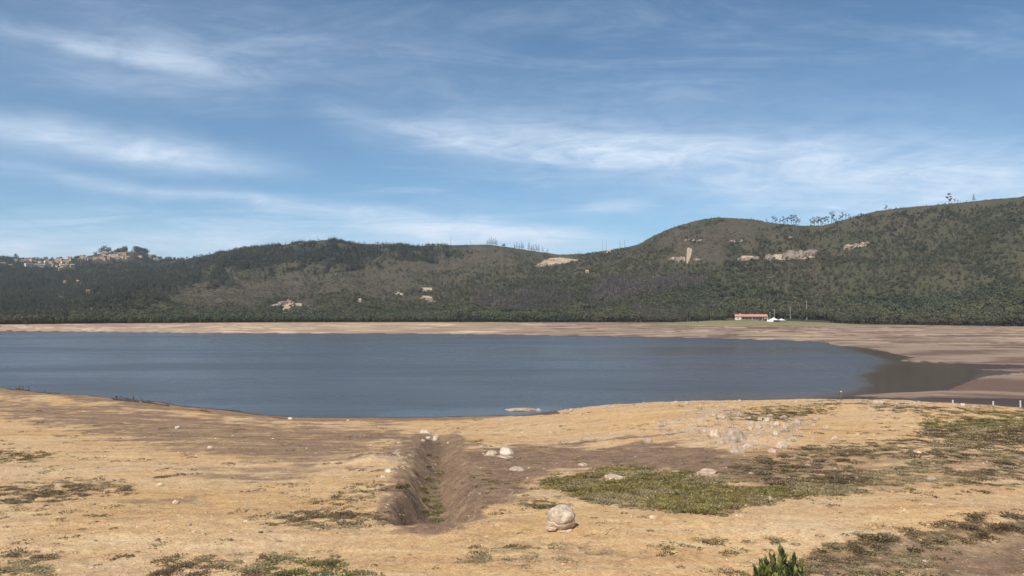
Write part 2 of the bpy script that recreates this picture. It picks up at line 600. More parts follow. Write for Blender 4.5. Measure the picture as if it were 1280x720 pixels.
VEG = [
    (1.0, 0, [(662, 604), (700, 592), (760, 586), (830, 588), (880, 596), (905, 606), (960, 606), (1030, 600), (1085, 594), (1120, 600), (1070, 613), (960, 630), (890, 640), (830, 641), (785, 629), (740, 628), (690, 616)]),
    (0.72, 2, [(900, 592), (960, 575), (1000, 560), (1100, 545), (1180, 540), (1300, 535), (1300, 600), (1180, 604), (1080, 612), (1000, 614), (940, 608)]),
    (0.95, 0, [(1150, 524), (1300, 514), (1300, 560), (1180, 558), (1150, 545)]),
    (0.95, 1, [(912, 520), (960, 509), (1052, 506), (1050, 514), (980, 525), (915, 525)]),
    (0.75, 1, [(1075, 506), (1200, 509), (1300, 517), (1300, 524), (1130, 517)]),
    (0.97, 2, [(985, 702), (1080, 664), (1150, 656), (1230, 646), (1300, 640), (1300, 668), (1200, 682), (1170, 705), (1120, 725), (990, 725)]),
    (0.66, 2, [(200, 696), (330, 690), (420, 700), (475, 725), (190, 725)]),
    (0.45, 1, [(540, 694), (640, 682), (770, 690), (700, 702), (560, 712)]),
    (0.85, 2, [(-20, 612), (60, 604), (150, 600), (170, 612), (60, 632), (-20, 637)]),
    (0.80, 1, [(-20, 566), (60, 568), (115, 572), (0, 581), (-20, 580)]),
    (0.72, 2, [(-20, 686), (80, 690), (60, 725), (-20, 725)]),
    (0.85, 2, [(330, 648), (390, 632), (450, 634), (496, 642), (480, 655), (410, 664), (340, 657)]),
    (0.70, 1, [(360, 628), (420, 614), (470, 612), (478, 622), (430, 634), (370, 634)]),
    (0.60, 1, [(430, 604), (470, 602), (468, 612), (435, 612)]),
    (0.60, 1, [(190, 590), (230, 588), (225, 596), (192, 596)]),
    (0.30, 1, [(570, 596), (640, 590), (660, 606), (600, 616)]),
    (0.75, 1, [(650, 630), (690, 626), (720, 632), (690, 640), (655, 638)]),
    (0.55, 1, [(860, 676), (960, 672), (1000, 684), (920, 690), (860, 686)]),
    (0.70, 2, [(880, 715), (960, 700), (1040, 700), (1040, 725), (870, 725)]),
    (0.80, 0, [(930, 580), (945, 572), (975, 570), (990, 580), (960, 590), (930, 590)]),
    (0.42, 1, [(1120, 605), (1300, 598), (1300, 612), (1130, 622)]),
]
HOLES = [[(750, 598), (770, 592), (792, 595), (785, 602), (755, 603)], [(1020, 530), (1060, 518), (1130, 520), (1150, 545), (1100, 552), (1030, 545)],
         [(1060, 580), (1100, 572), (1130, 578), (1100, 588)], [(1180, 580), (1240, 574), (1250, 584), (1200, 588)]]
SILT = [
    (1.0, [(490, 548), (560, 548), (620, 557), (760, 558), (830, 552), (880, 556), (940, 570), (1000, 585), (960, 604), (900, 600), (830, 590), (760, 587), (700, 592), (660, 610), (630, 632), (590, 655), (560, 664), (500, 662), (476, 645), (486, 605), (530, 580), (470, 562)]),
    (0.75, [(-20, 498), (60, 501), (150, 508), (330, 528), (500, 536), (520, 548), (480, 560), (380, 582), (290, 575), (190, 556), (60, 530), (-20, 515)]),
    (0.55, [(200, 592), (330, 580), (400, 583), (420, 597), (300, 607)]),
    (0.35, [(120, 634), (200, 618), (260, 622), (200, 642), (140, 648)]),
    (0.95, [(1180, 694), (1300, 668), (1300, 725), (1140, 725)]),
    (0.80, [(1200, 528), (1300, 524), (1300, 536), (1220, 540)]),
    (0.32, [(560, 664), (700, 672), (1000, 700), (700, 700), (560, 690)]),
]
PALE = [(0.6, [(800, 535), (880, 506), (940, 512), (1010, 528), (1000, 552), (930, 562), (870, 556)]), (0.6, [(470, 568), (500, 563), (520, 575), (500, 586), (460, 584)]),
        (0.7, [(1060, 500), (1230, 508), (1230, 514), (1090, 510)]), (0.5, [(640, 512), (760, 503), (1050, 500), (1050, 507), (760, 512), (660, 524)])]


def masks(X, Y, Z, SD):
    r = np.hypot(X, Y)
    PX, PY = proj(X, Y, Z)
    behind = Y < 5
    n1 = fbm(X / 3.1, Y / 3.1, 4)
    n2 = fbm(X / 9.0 + 31, Y / 14.0, 3)
    warp = 26 * n1 + 16 * n2
    veg = np.zeros(X.shape)
    dark = np.zeros(X.shape)
    olive = np.zeros(X.shape)
    clump = fbm(X / 1.1 + 5, Y / 1.1, 3)
    for a, kind, P in VEG:
        m = pm(PX, PY, P, 18, 2.6, warp)
        thr = 0.5 - 0.62 * a
        m2 = m * sst(clump + 0.4 * n1, thr - 0.15, thr + 0.15) if a < 0.99 else sst(m + 0.75 * clump + 0.3 * n1, 0.22, 0.75) * (m > 0.02)
        veg = np.maximum(veg, m2)
        if kind == 2:
            dark = np.maximum(dark, m)
        if kind == 0:
            olive = np.maximum(olive, m)
    for P in HOLES:
        m = pm(PX, PY, P, 8, 2.6, warp * 0.6)
        veg *= 1 - 0.93 * m
    # outside the photograph the same kind of ground goes on
    out = (PX < -25) | (PX > 1305) | behind | (r < 30)
    gen = sst(n2 + 0.5 * n1, 0.12, 0.3) * 0.9
    veg = np.where(out & (r < 200), gen, veg)
    silt = np.zeros(X.shape)
    for a, P in SILT:
        silt = np.maximum(silt, a * pm(PX, PY, P, 28, 2.6, 34 * n1 + 24 * n2))
    streak = fbm(X / 14.0, Y / 3.0 + 9, 3)
    silt = np.clip(silt + 0.35 * streak * (silt > 0.1) * (silt < 0.9) + 0.30 * sst(streak, 0.12, 0.4) * (PY < 575), 0, 1)
    al, si, L = ditch_field(X, Y)
    inditch = (al > -0.3) * (1 - sst(al, L - 6, L + 6)) * (1 - sst(np.abs(si), 2.9, 4.0))
    silt = np.maximum(silt, inditch * (0.8 + 0.5 * n1))
    floor = (al > 0.5) * (1 - sst(al, L - 20, L)) * (1 - sst(np.abs(si - 0.1), 0.3, 0.7)) * sst(clump + 0.35 * (1 - al / L), 0.12, 0.35) * 0.8
    veg = np.maximum(veg, floor)
    leftb = 0.6 * (al > 12) * (al < L * 0.6) * sst(si, -3.0, -2.0) * (1 - sst(si, -0.9, -0.4))
    silt = silt * (1 - 0.55 * leftb * (n1 > -0.2))
    # silt left along the near waterline
    silt = np.maximum(silt, (1 - sst(SD + 7 * n2 + 3 * n1, 5.0, 13.0)) * (r < 230) * (PX < 690) * (Z < 2.0) * (0.8 + 0.3 * streak))
    under = np.maximum(pm(PX, PY, [(885, 560), (960, 556), (1090, 560), (1300, 570), (1300, 604), (1180, 606), (1080, 614), (960, 612), (900, 606)], 16, 2.6, 14 * n1 + 26 * n2) * 0.55,
                       pm(PX, PY, [(985, 705), (1080, 672), (1150, 662), (1300, 650), (1300, 725), (940, 725)], 16, 2.6, 20 * n1 + 26 * n2) * 0.7)
    silt = np.maximum(silt, under)
    silt = np.where(r > 240, 0, silt)
    pale = np.zeros(X.shape)
    for a, P in PALE:
        pale = np.maximum(pale, a * pm(PX, PY, P, 10, 2.6, warp))
    pale *= (0.55 + 0.9 * sst(clump, -0.2, 0.3))
    flat = sst(PX, 1040, 1075) * sst(r, 126, 132) * (Z < 3.0)
    rim = np.where((SD < 0) & (Z > 0.07), 0.0, 1 - sst(SD, 0.0, 2.2))
    wetband = pm(PX, PY, [(640, 495), (850, 490), (1000, 492), (1100, 497), (1180, 497.5), (1320, 499), (1320, 520), (1100, 505), (640, 520)], 6, 5, 7 * n1) * (Z < 3.2) * (r > 118) * ~((SD < 0) & (Z > 0.02))
    tng = pm(PX, PY, [(1150, 489), (1185, 478), (1229, 462), (1260, 464), (1320, 463), (1320, 465), (1262, 467), (1235, 470), (1210, 477), (1186, 488)], 4, 3, 5 * n1) * (r > 130)
    tng2 = pm(PX, PY, [(1128, 449), (1180, 454), (1260, 456), (1320, 457), (1320, 459), (1225, 462), (1180, 456)], 4, 3, 5 * n1) * (r > 130)
    wet = np.clip(np.maximum.reduce([inditch * (0.16 + 0.18 * sst(-np.abs(si), -2.0, -0.3)) * (r < 200), rim * 0.75, wetband, tng * 0.8, tng2 * 0.8]), 0, 1)
    shore = sst(r, 380, 470)
    leftpink = 1 - sst(PX + 60 * n2, 560, 700)
    uu = PY
    line = sst(fbm(X / 55, Y / 16.0 + 3, 4, 0.6), 0.0, 0.25)
    lite = shore * np.clip(leftpink * (0.45 + 0.5 * line) + 0.6 * (1 - leftpink) * line, 0, 1)
    fgrass = sst(PX, 780, 880) * (1 - sst(PY, 404.5, 409.5)) * shore * 0.95 + 0.7 * (1 - sst(PY, 402.5, 404.6)) * shore
    fgrass = np.clip(fgrass + 0.4 * n2 * (fgrass > 0.05), 0, 1)
    flatm = sst(r, 120, 150) * (Z < 3.6) * (PX > 640)
    bar = (SD < 0) & (Z > 0.0) & (r < 200)
    pale = np.where(bar, 1.0, pale)
    far = np.maximum(sst(r, 215, 330), np.where(PX > 700, flatm, 0))
    return dict(veg=veg, dark=dark, olive=olive, silt=silt, pale=pale, wet=wet, far=far, lite=lite, fgrass=fgrass)


def mesh_obj(name, verts, faces, mat, parent=None, smooth=False):
    me = bpy.data.meshes.new(name)
    me.from_pydata([tuple(v) for v in verts], [], faces)
    me.update()
    if mat is not None:
        me.materials.append(mat)
    if smooth:
        me.polygons.foreach_set('use_smooth', np.ones(len(me.polygons), bool))
    o = bpy.data.objects.new(name, me)
    COL.objects.link(o)
    if parent is not None:
        o.parent = parent
    return o


def grid_mesh(name, X, Y, Z, mat, closed=True, attrs=None, cap=False):
    na, nr = X.shape
    co = np.stack([X, Y, Z], -1).reshape(-1, 3)
    nv = len(co)
    ia = np.arange(na if closed else na - 1)
    jr = np.arange(nr - 1)
    A, B = np.meshgrid(ia, jr, indexing='ij')
    A2 = (A + 1) % na
    # counter-clockwise seen from above (azimuth runs clockwise)
    q = np.stack([A * nr + B, A2 * nr + B, A2 * nr + B + 1, A * nr + B + 1], -1).reshape(-1, 4)[:, ::-1]
    loops = q.reshape(-1)
    starts = np.arange(len(q)) * 4
    tot = np.full(len(q), 4)
    if cap:
        co = np.concatenate([co, [[0, 0, Z[:, 0].mean()]]])
        tri = np.stack([np.full(na, nv), (np.arange(na) + 1) % na * nr, np.arange(na) * nr], -1)
        loops = np.concatenate([loops, tri.reshape(-1)])
        starts = np.concatenate([starts, len(q) * 4 + np.arange(na) * 3])
        tot = np.concatenate([tot, np.full(na, 3)])
    me = bpy.data.meshes.new(name)
    me.vertices.add(len(co))
    me.vertices.foreach_set('co', co.astype(np.float32).reshape(-1))
    me.loops.add(len(loops))
    me.loops.foreach_set('vertex_index', loops.astype(np.int32))
    me.polygons.add(len(tot))
    me.polygons.foreach_set('loop_start', starts.astype(np.int32))
    me.polygons.foreach_set('use_smooth', np.ones(len(tot), bool))
    me.update(calc_edges=True)
    me.validate()
    me.materials.append(mat)
    if attrs:
        for k, v in attrs.items():
            at = me.attributes.new(k, 'FLOAT_VECTOR', 'POINT')
            v = v.reshape(-1, 3)
            if len(v) < len(co):
                v = np.concatenate([v, np.zeros((len(co) - len(v), 3))])
            at.data.foreach_set('vector', v.astype(np.float32).reshape(-1))
    o = bpy.data.objects.new(name, me)
    COL.objects.link(o)
    return o


# ------------------------------------------------------------------ materials
def new_mat(name):
    m = bpy.data.materials.new(name)
    m.use_nodes = True
    m.node_tree.nodes.clear()
    return m, NT(m.node_tree)


def finish(N, col, rough=0.9, bump=None, bstr=0.3, bdist=0.1, spec=0.3, metal=0.0, normal=None):
    b = N.add('ShaderNodeBsdfPrincipled')
    if isinstance(col, tuple) and len(col) == 3:
        col = (*col, 1)
    N.put(b.inputs['Base Color'], col)
    N.put(b.inputs['Roughness'], rough)
    N.put(b.inputs['Specular IOR Level'], spec)
    b.inputs['Metallic'].default_value = metal
    if bump is not None:
        bn = N.add('ShaderNodeBump')
        bn.inputs['Strength'].default_value = bstr
        bn.inputs['Distance'].default_value = bdist
        N.put(bn.inputs['Height'], bump)
        N.l.new(bn.outputs[0], b.inputs['Normal'])
    o = N.add('ShaderNodeOutputMaterial')
    N.l.new(b.outputs[0], o.inputs[0])
    return b


def ground_material():
    m, N = new_mat('ground_soil')
    P = N.add('ShaderNodeNewGeometry').outputs['Position']

    def attr(nm):
        a = N.add('ShaderNodeAttribute', attribute_name=nm)
        s = N.add('ShaderNodeSeparateXYZ')
        N.l.new(a.outputs['Vector'], s.inputs[0])
        return s.outputs
    veg, silt, wet = attr('mask_a')
    pale, far, lite = attr('mask_b')
    dark, olive, fgrass = attr('mask_c')
    big = N.noise(N.mapping(P, (0.05, 0.09, 0.05)), 1.0, 5, 0.6)
    mid = N.noise(P, 0.45, 6, 0.65)
    str_ = N.noise(N.mapping(P, (0.10, 0.55, 0.3), (0, 0, R(8))), 1.0, 6, 0.62, 0.4)
    grit = N.noise(P, 5.0, 3, 0.75)
    vor = N.add('ShaderNodeTexVoronoi')
    N.l.new(P, vor.inputs['Vector'])
    vor.inputs['Scale'].default_value = 3.4
    vor.inputs['Randomness'].default_value = 1.0
    sand = N.mix(N.ramp(big, 0.35, 0.65), (0.570, 0.355, 0.158), (0.585, 0.400, 0.225))
    sand = N.mix(N.m('MULTIPLY', N.ramp(str_, 0.48, 0.66), 0.5), sand, (0.410, 0.240, 0.128))
    sand = N.mix(N.m('MULTIPLY', N.ramp(str_, 0.50, 0.32), 0.6), sand, (0.640, 0.480, 0.290))
    sand = N.mix(N.m('MULTIPLY', N.ramp(mid, 0.55, 0.75), 0.4), sand, (0.320, 0.200, 0.110))
    siltc = N.mix(N.ramp(mid, 0.35, 0.7), (0.185, 0.115, 0.070), (0.290, 0.190, 0.118))
    siltc = N.mix(N.m('MULTIPLY', N.ramp(str_, 0.54, 0.64), 0.35), siltc, (0.40, 0.270, 0.165))
    clod = N.noise(P, 1.3, 5, 0.75)
    siltc = N.mix(N.m('MULTIPLY', N.ramp(clod, 0.52, 0.66), 0.5), siltc, (0.36, 0.245, 0.150))
    siltc = N.mix(N.m('MULTIPLY', N.ramp(clod, 0.45, 0.34), 0.5), siltc, (0.125, 0.078, 0.050))
    sm = N.ramp(N.m('ADD', silt, N.m('ADD', N.m('MULTIPLY', N.m('SUBTRACT', mid, 0.5), 1.4), N.m('MULTIPLY', N.m('SUBTRACT', str_, 0.5), 0.7))), 0.15, 0.9)
    c = N.mix(sm, sand, siltc)
    palec = N.mix(N.ramp(mid, 0.4, 0.65), (0.56, 0.43, 0.30), (0.40, 0.275, 0.18))
    c = N.mix(N.ramp(N.m('ADD', pale, N.m('MULTIPLY', N.m('SUBTRACT', mid, 0.5), 0.9)), 0.35, 0.8), c, palec)
    # loose pebbles: darker and paler cells
    spk = N.noise(P, 2.6, 6, 0.85)
    c = N.mix(N.m('MULTIPLY', N.ramp(spk, 0.56, 0.66), N.m('MULTIPLY', N.m('SUBTRACT', 1.0, far), 0.42)), c, (0.235, 0.145, 0.085))
    c = N.mix(N.m('MULTIPLY', N.ramp(spk, 0.42, 0.33), N.m('MULTIPLY', N.m('SUBTRACT', 1.0, far), 0.45)), c, (0.70, 0.56, 0.36))
    c = N.mix(N.m('MULTIPLY', N.ramp(vor.outputs['Distance'], 0.18, 0.02), 0.5), c, N.mix(grit, (0.16, 0.11, 0.075), (0.78, 0.66, 0.5)))
    # far lake bed
    fs = N.noise(N.mapping(P, (0.016, 0.040, 0.1), (0, 0, R(3))), 1.0, 9, 0.70, 0.5)
    farc = N.mix(N.ramp(fs, 0.42, 0.58), (0.165, 0.104, 0.074), (0.330, 0.240, 0.170))
    farc = N.mix(N.m('MULTIPLY', N.ramp(mid, 0.5, 0.7), 0.25), farc, (0.24, 0.16, 0.12))
    lc = N.mix(N.ramp(fs, 0.44, 0.60), (0.68, 0.50, 0.335), (0.33, 0.195, 0.125))
    farc = N.mix(lite, farc, lc)
    c = N.mix(far, c, farc)
    gc = N.mix(N.ramp(mid, 0.35, 0.65), (0.17, 0.17, 0.070), (0.30, 0.26, 0.125))
    c = N.mix(N.m('MULTIPLY', fgrass, 0.9), c, gc)
    # low mats of vegetation
    gr = N.noise(P, 1.6, 4, 0.7)
    vg = N.mix(N.ramp(gr, 0.35, 0.68), (0.105, 0.085, 0.036), (0.220, 0.170, 0.075))
    vg = N.mix(olive, vg, N.mix(N.ramp(gr, 0.35, 0.68), (0.150, 0.125, 0.042), (0.30, 0.240, 0.085)))
    vg = N.mix(N.m('MULTIPLY', dark, 0.75), vg, N.mix(N.ramp(gr, 0.35, 0.7), (0.095, 0.064, 0.036), (0.200, 0.145, 0.078)))
    vm_ = N.ramp(N.m('ADD', veg, N.m('MULTIPLY', N.m('SUBTRACT', gr, 0.5), 0.9)), 0.42, 0.72)
    c = N.mix(N.m('MULTIPLY', vm_, 0.78), c, vg)
    wetc = (0.060, 0.042, 0.036)
    c = N.mix(N.m('MULTIPLY', N.ramp(N.m('ADD', wet, N.m('MULTIPLY', N.m('SUBTRACT', fs, 0.5), 0.4)), 0.2, 0.6), 0.85), c, wetc)
    grit2 = N.noise(P, 1.7, 5, 0.8)
    c = N.mix(0.30, c, N.mix(N.ramp(grit, 0.3, 0.7), (0.25, 0.22, 0.20), (0.78, 0.78, 0.78)), 'OVERLAY')
    c = N.mix(N.m('MULTIPLY', N.m('SUBTRACT', 1.0, far), 0.32), c, N.mix(N.ramp(grit2, 0.32, 0.68), (0.20, 0.18, 0.17), (0.80, 0.80, 0.78)), 'OVERLAY')
    hgt = N.m('ADD', N.m('MULTIPLY', grit, 0.35), N.m('ADD', N.m('MULTIPLY', mid, 0.9), N.m('MULTIPLY', N.ramp(vor.outputs['Distance'], 0.25, 0.0), 0.5)))
    rough = N.m('SUBTRACT', 0.95, N.m('MULTIPLY', wet, 0.35))
    finish(N, c, rough, hgt, 0.75, 0.30, 0.2)
    return m


def hill_material():
    m, N = new_mat('hill_scrub')
    P = N.add('ShaderNodeNewGeometry').outputs['Position']
    a = N.add('ShaderNodeAttribute', attribute_name='mask_a')
    s = N.add('ShaderNodeSeparateXYZ')
    N.l.new(a.outputs['Vector'], s.inputs[0])
    scar, brown, forest = s.outputs
    n1 = N.noise(P, 0.012, 6, 0.6)
    n2 = N.noise(P, 0.09, 5, 0.7)
    n3 = N.noise(P, 0.45, 3, 0.7)
    g = N.mix(N.ramp(n1, 0.35, 0.65), (0.074, 0.074, 0.040), (0.104, 0.088, 0.054))
    b = N.mix(N.ramp(n2, 0.35, 0.65), (0.118, 0.092, 0.064), (0.088, 0.077, 0.048))
    c = N.mix(N.ramp(N.m('ADD', brown, N.m('MULTIPLY', N.m('SUBTRACT', n2, 0.5), 0.8)), 0.3, 0.8), g, b)
    c = N.mix(forest, c, (0.050, 0.058, 0.034))
    c = N.mix(N.m('MULTIPLY', N.ramp(n3, 0.5, 0.7), 0.6), c, (0.028, 0.032, 0.018))
    sc = N.mix(N.ramp(n3, 0.3, 0.7), (0.58, 0.48, 0.34), (0.36, 0.25, 0.17))
    c = N.mix(N.ramp(N.m('ADD', scar, N.m('MULTIPLY', N.m('SUBTRACT', n3, 0.5), 0.8)), 0.4, 0.65), c, sc)
    finish(N, c, 0.95, N.m('ADD', n2, N.m('MULTIPLY', n3, 0.4)), 0.8, 3.0, 0.1)
    return m


M_GROUND = ground_material()
M_HILL = hill_material()

MK = masks(GX, GY, GZ, GSD)
ground = grid_mesh('ground', GX, GY, GZ, M_GROUND, True,
                   dict(mask_a=np.stack([MK['veg'], MK['silt'], MK['wet']], -1),
                        mask_b=np.stack([MK['pale'], MK['far'], MK['lite']], -1),
                        mask_c=np.stack([MK['dark'], MK['olive'], MK['fgrass']], -1)), cap=True)
ground['kind'] = 'structure'

# hill zones, painted on the real slopes
SCARS = [[(860, 309), (864.5, 309), (863.5, 318), (860, 328), (857, 336), (859, 320)],
         [(670, 333), (680, 325), (700, 321), (722, 325), (700, 330), (680, 334)],
         [(352, 378), (362, 375), (370, 380), (362, 386), (350, 388)], [(335, 383), (352, 379), (352, 382), (336, 385)], [(372, 379), (408, 386), (404, 389), (370, 384)],
         [(354, 386), (364, 387), (362, 393), (352, 391)], [(494, 364), (508, 367), (504, 370), (492, 368)], [(527, 360), (540, 360), (538, 365), (527, 365)],
         [(528, 369), (538, 371), (545, 378), (534, 379)], [(960, 318), (1020, 313), (1018, 322), (960, 326)], [(925, 320), (945, 320), (945, 326), (925, 326)],
         [(838, 322), (856, 322), (856, 327), (838, 327)], [(1055, 307), (1085, 303), (1085, 307), (1058, 313)], [(100, 372), (125, 370), (122, 374), (102, 375)]]
BROWN = [[(170, 395), (215, 350), (290, 335), (380, 335), (470, 325), (600, 308), (680, 330), (640, 350), (560, 345), (500, 380), (420, 370), (300, 395)],
         [(800, 310), (850, 280), (900, 272), (1040, 285), (960, 300), (860, 330)]]
FOREST = [[(-20, 320), (90, 330), (190, 322), (240, 330), (280, 345), (200, 360), (140, 385), (60, 400), (-20, 400)],
          [(225, 322), (300, 308), (420, 297), (560, 303), (530, 316), (440, 326), (400, 336), (320, 332), (240, 345)],
          [(780, 360), (900, 350), (880, 400), (780, 400)], [(640, 372), (700, 360), (760, 390), (640, 402)]]


def hill_zones(X, Y, Z):
    PX, PY = proj(X, Y, Z)
    n = fbm(X / 40, Y / 40, 3)
    sc = np.zeros(X.shape)
    for P in SCARS:
        sc = np.maximum(sc, pm(PX, PY, P, 2.0, 1.3, 2.5 * n))
    br = np.zeros(X.shape)
    for P in BROWN:
        br = np.maximum(br, pm(PX, PY, P, 34, 1.5, 60 * n))
    fo = np.zeros(X.shape)
    for P in FOREST:
        fo = np.maximum(fo, pm(PX, PY, P, 22, 1.5, 50 * n))
    return sc, br * (1 - fo), fo


hs, hb, hf = hill_zones(HX, HY, HZ)
hills = grid_mesh('hills', HX, HY, HZ, M_HILL, True, dict(mask_a=np.stack([hs, hb, hf], -1)))
hills['kind'] = 'structure'

# ------------------------------------------------------------------ water
def water_material():
    m, N = new_mat('lake_water')
    P = N.add('ShaderNodeNewGeometry').outputs['Position']
    a = N.add('ShaderNodeAttribute', attribute_name='mask_a')
    s = N.add('ShaderNodeSeparateXYZ')
    N.l.new(a.outputs['Vector'], s.inputs[0])
    calm, murk, _ = s.outputs
    w1 = N.noise(N.mapping(P, (0.8, 1.6, 1), (0, 0, R(12))), 1.0, 4, 0.6)
    w2 = N.noise(N.mapping(P, (0.16, 0.3, 1), (0, 0, R(-9))), 1.0, 3, 0.55)
    gust = N.noise(N.mapping(P, (0.004, 0.016, 1), (0, 0, R(4))), 1.0, 4, 0.6, 0.3)
    hgt = N.m('ADD', N.m('MULTIPLY', w1, 0.5), w2)
    calm2 = N.ramp(N.m('ADD', calm, N.m('MULTIPLY', N.m('SUBTRACT', gust, 0.5), 0.9)), 0.05, 0.95)
    act = N.m('MULTIPLY', N.m('SUBTRACT', 1.0, calm2), N.ramp(gust, 0.36, 0.66, 0.45, 1.5))
    bn = N.add('ShaderNodeBump')
    bn.inputs['Distance'].default_value = 0.35
    N.l.new(N.m('ADD', N.m('MULTIPLY', act, 0.50), 0.06), bn.inputs['Strength'])
    N.l.new(hgt, bn.inputs['Height'])
    base = N.mix(murk, (0.076, 0.078, 0.080), (0.082, 0.052, 0.036))
    b = N.add('ShaderNodeBsdfPrincipled')
    N.l.new(base, b.inputs['Base Color'])
    N.l.new(N.m('ADD', N.m('MULTIPLY', act, 0.18), 0.10), b.inputs['Roughness'])
    b.inputs['IOR'].default_value = 1.333
    N.l.new(bn.outputs[0], b.inputs['Normal'])
    o = N.add('ShaderNodeOutputMaterial')
    N.l.new(b.outputs[0], o.inputs[0])
    return m


wx = np.linspace(-1000, 420, 190)
wy = np.linspace(95, 760, 170)
WX, WY = np.meshgrid(wx, wy, indexing='ij')
WPX, WPY = proj(WX, WY, WX * 0)
wn = fbm(WX / 30, WY / 30, 3)
calm = np.maximum(pm(WPX, WPY, [(1075, 470), (1085, 462), (1120, 446), (1240, 456), (1240, 475), (1180, 495), (1060, 505), (800, 512), (800, 499), (960, 494.5), (1060, 489), (1065, 485)], 34, 2.5, 16 * wn),
                  pm(WPX, WPY, [(1040, 430), (1150, 444), (1150, 455), (1110, 450)], 8, 2.5))
murk = np.clip(calm, 0, 1)
calm = np.maximum(calm, 0.62 * pm(WPX, WPY, [(470, 516), (560, 511), (640, 507), (720, 503), (700, 514), (640, 521), (480, 524)], 16, 2.5, 14 * wn))
water = grid_mesh('water', WX[::-1], WY, WX * 0.0, water_material(), False, dict(mask_a=np.stack([calm[::-1], murk[::-1], calm * 0], -1)))
water['kind'] = 'structure'

# ------------------------------------------------------------------ materials of the things
def simple(name, a, b, scale=3.0, rough=0.85, rnd=0.0, bump=0.4, bdist=0.05, spec=0.25, detail=5, coords='Object'):
    m, N = new_mat(name)
    v = N.add('ShaderNodeTexCoord').outputs[coords]
    n = N.noise(v, scale, detail, 0.65)
    c = N.mix(N.ramp(n, 0.32, 0.68), a, b)
    if rnd:
        rd = N.add('ShaderNodeObjectInfo').outputs['Random']
        hs = N.add('ShaderNodeHueSaturation')
        N.l.new(c, hs.inputs['Color'])
        N.l.new(N.ramp(rd, 0, 1, 1 - rnd, 1 + rnd, False), hs.inputs['Value'])
        r2 = N.m('FRACT', N.m('MULTIPLY', rd, 17.3))
        N.l.new(N.ramp(r2, 0, 1, 0.5 - rnd * 0.045, 0.5 + rnd * 0.045, False), hs.inputs['Hue'])
        N.l.new(N.ramp(N.m('FRACT', N.m('MULTIPLY', rd, 7.7)), 0, 1, 1 - rnd * 0.5, 1 + rnd * 0.3, False), hs.inputs['Saturation'])
        c = hs.outputs[0]
    finish(N, c, rough, n, bump, bdist, spec)
    return m


def leaf_mat(name, a, b, rnd=0.3, scale=0.5, trans=0.25, patch=False):
    """foliage: two-sided leaf faces that let some light through"""
    m, N = new_mat(name)
    g = N.add('ShaderNodeNewGeometry')
    oi = N.add('ShaderNodeObjectInfo').outputs['Random']
    ri = g.outputs['Random Per Island']
    c = N.mix(ri, a, b)
    hs = N.add('ShaderNodeHueSaturation')
    N.l.new(c, hs.inputs['Color'])
    N.l.new(N.ramp(oi, 0, 1, 1 - rnd, 1 + rnd, False), hs.inputs['Value'])
    N.l.new(N.ramp(N.m('FRACT', N.m('MULTIPLY', oi, 17.3)), 0, 1, 0.5 - rnd * 0.05, 0.5 + rnd * 0.04, False), hs.inputs['Hue'])
    N.l.new(N.ramp(N.m('FRACT', N.m('MULTIPLY', oi, 7.7)), 0, 1, 1 - rnd * 0.7, 1.0 + rnd * 0.2, False), hs.inputs['Saturation'])
    colr = hs.outputs[0]
    if patch:
        lo = N.add('ShaderNodeObjectInfo').outputs['Location']
        p1 = N.noise(lo, 0.007, 4, 0.6)
        p2 = N.noise(N.mapping(lo, (1, 1, 1), (0, 0, 0), (300, 70, 0)), 0.016, 4, 0.65)
        colr = N.mix(N.m('MULTIPLY', N.ramp(p1, 0.42, 0.62), 0.55), colr, N.mix(0.5, colr, (0.20, 0.150, 0.090)))
        colr = N.mix(N.m('MULTIPLY', N.ramp(p2, 0.50, 0.64), 0.5), colr, N.mix(0.65, colr, (0.045, 0.062, 0.034)))
        colr = N.mix(N.m('MULTIPLY', N.ramp(p2, 0.46, 0.34), 0.5), colr, N.mix(0.5, colr, (0.19, 0.185, 0.085)))
    b1 = N.add('ShaderNodeBsdfDiffuse')
    N.l.new(colr, b1.inputs[0])
    t1 = N.add('ShaderNodeBsdfTranslucent')
    N.l.new(colr, t1.inputs[0])
    mx = N.add('ShaderNodeMixShader')
    mx.inputs[0].default_value = trans
    N.l.new(b1.outputs[0], mx.inputs[1])
    N.l.new(t1.outputs[0], mx.inputs[2])
    o = N.add('ShaderNodeOutputMaterial')
    N.l.new(mx.outputs[0], o.inputs[0])
    return m


M_LEAF = leaf_mat('leaves_broad', (0.106, 0.112, 0.054), (0.190, 0.186, 0.094), 0.22, patch=True)
M_LEAF_DARK = leaf_mat('leaves_dark', (0.078, 0.090, 0.047), (0.140, 0.150, 0.080), 0.22, patch=True)
M_PINE = leaf_mat('needles', (0.066, 0.082, 0.052), (0.122, 0.142, 0.090), 0.26, patch=True)
M_SCRUB = leaf_mat('scrub_leaves', (0.110, 0.100, 0.058), (0.180, 0.160, 0.096), 0.24, patch=True)
M_GREYTREE = leaf_mat('grey_twigs', (0.105, 0.085, 0.070), (0.19, 0.155, 0.125), 0.35)
M_TUFT_OLIVE = leaf_mat('tuft_olive', (0.20, 0.165, 0.050), (0.42, 0.335, 0.110), 0.35, trans=0.35)
M_TUFT_DARK = leaf_mat('tuft_dark', (0.100, 0.078, 0.034), (0.230, 0.175, 0.078), 0.35)
M_TUFT_BROWN = leaf_mat('tuft_brown', (0.125, 0.078, 0.046), (0.26, 0.18, 0.105), 0.35)
M_TUFT_GREY = leaf_mat('tuft_grey', (0.26, 0.205, 0.105), (0.46, 0.37, 0.205), 0.2)
M_TUFT_GREEN = leaf_mat('tuft_green', (0.100, 0.120, 0.032), (0.24, 0.25, 0.075), 0.3, trans=0.35)
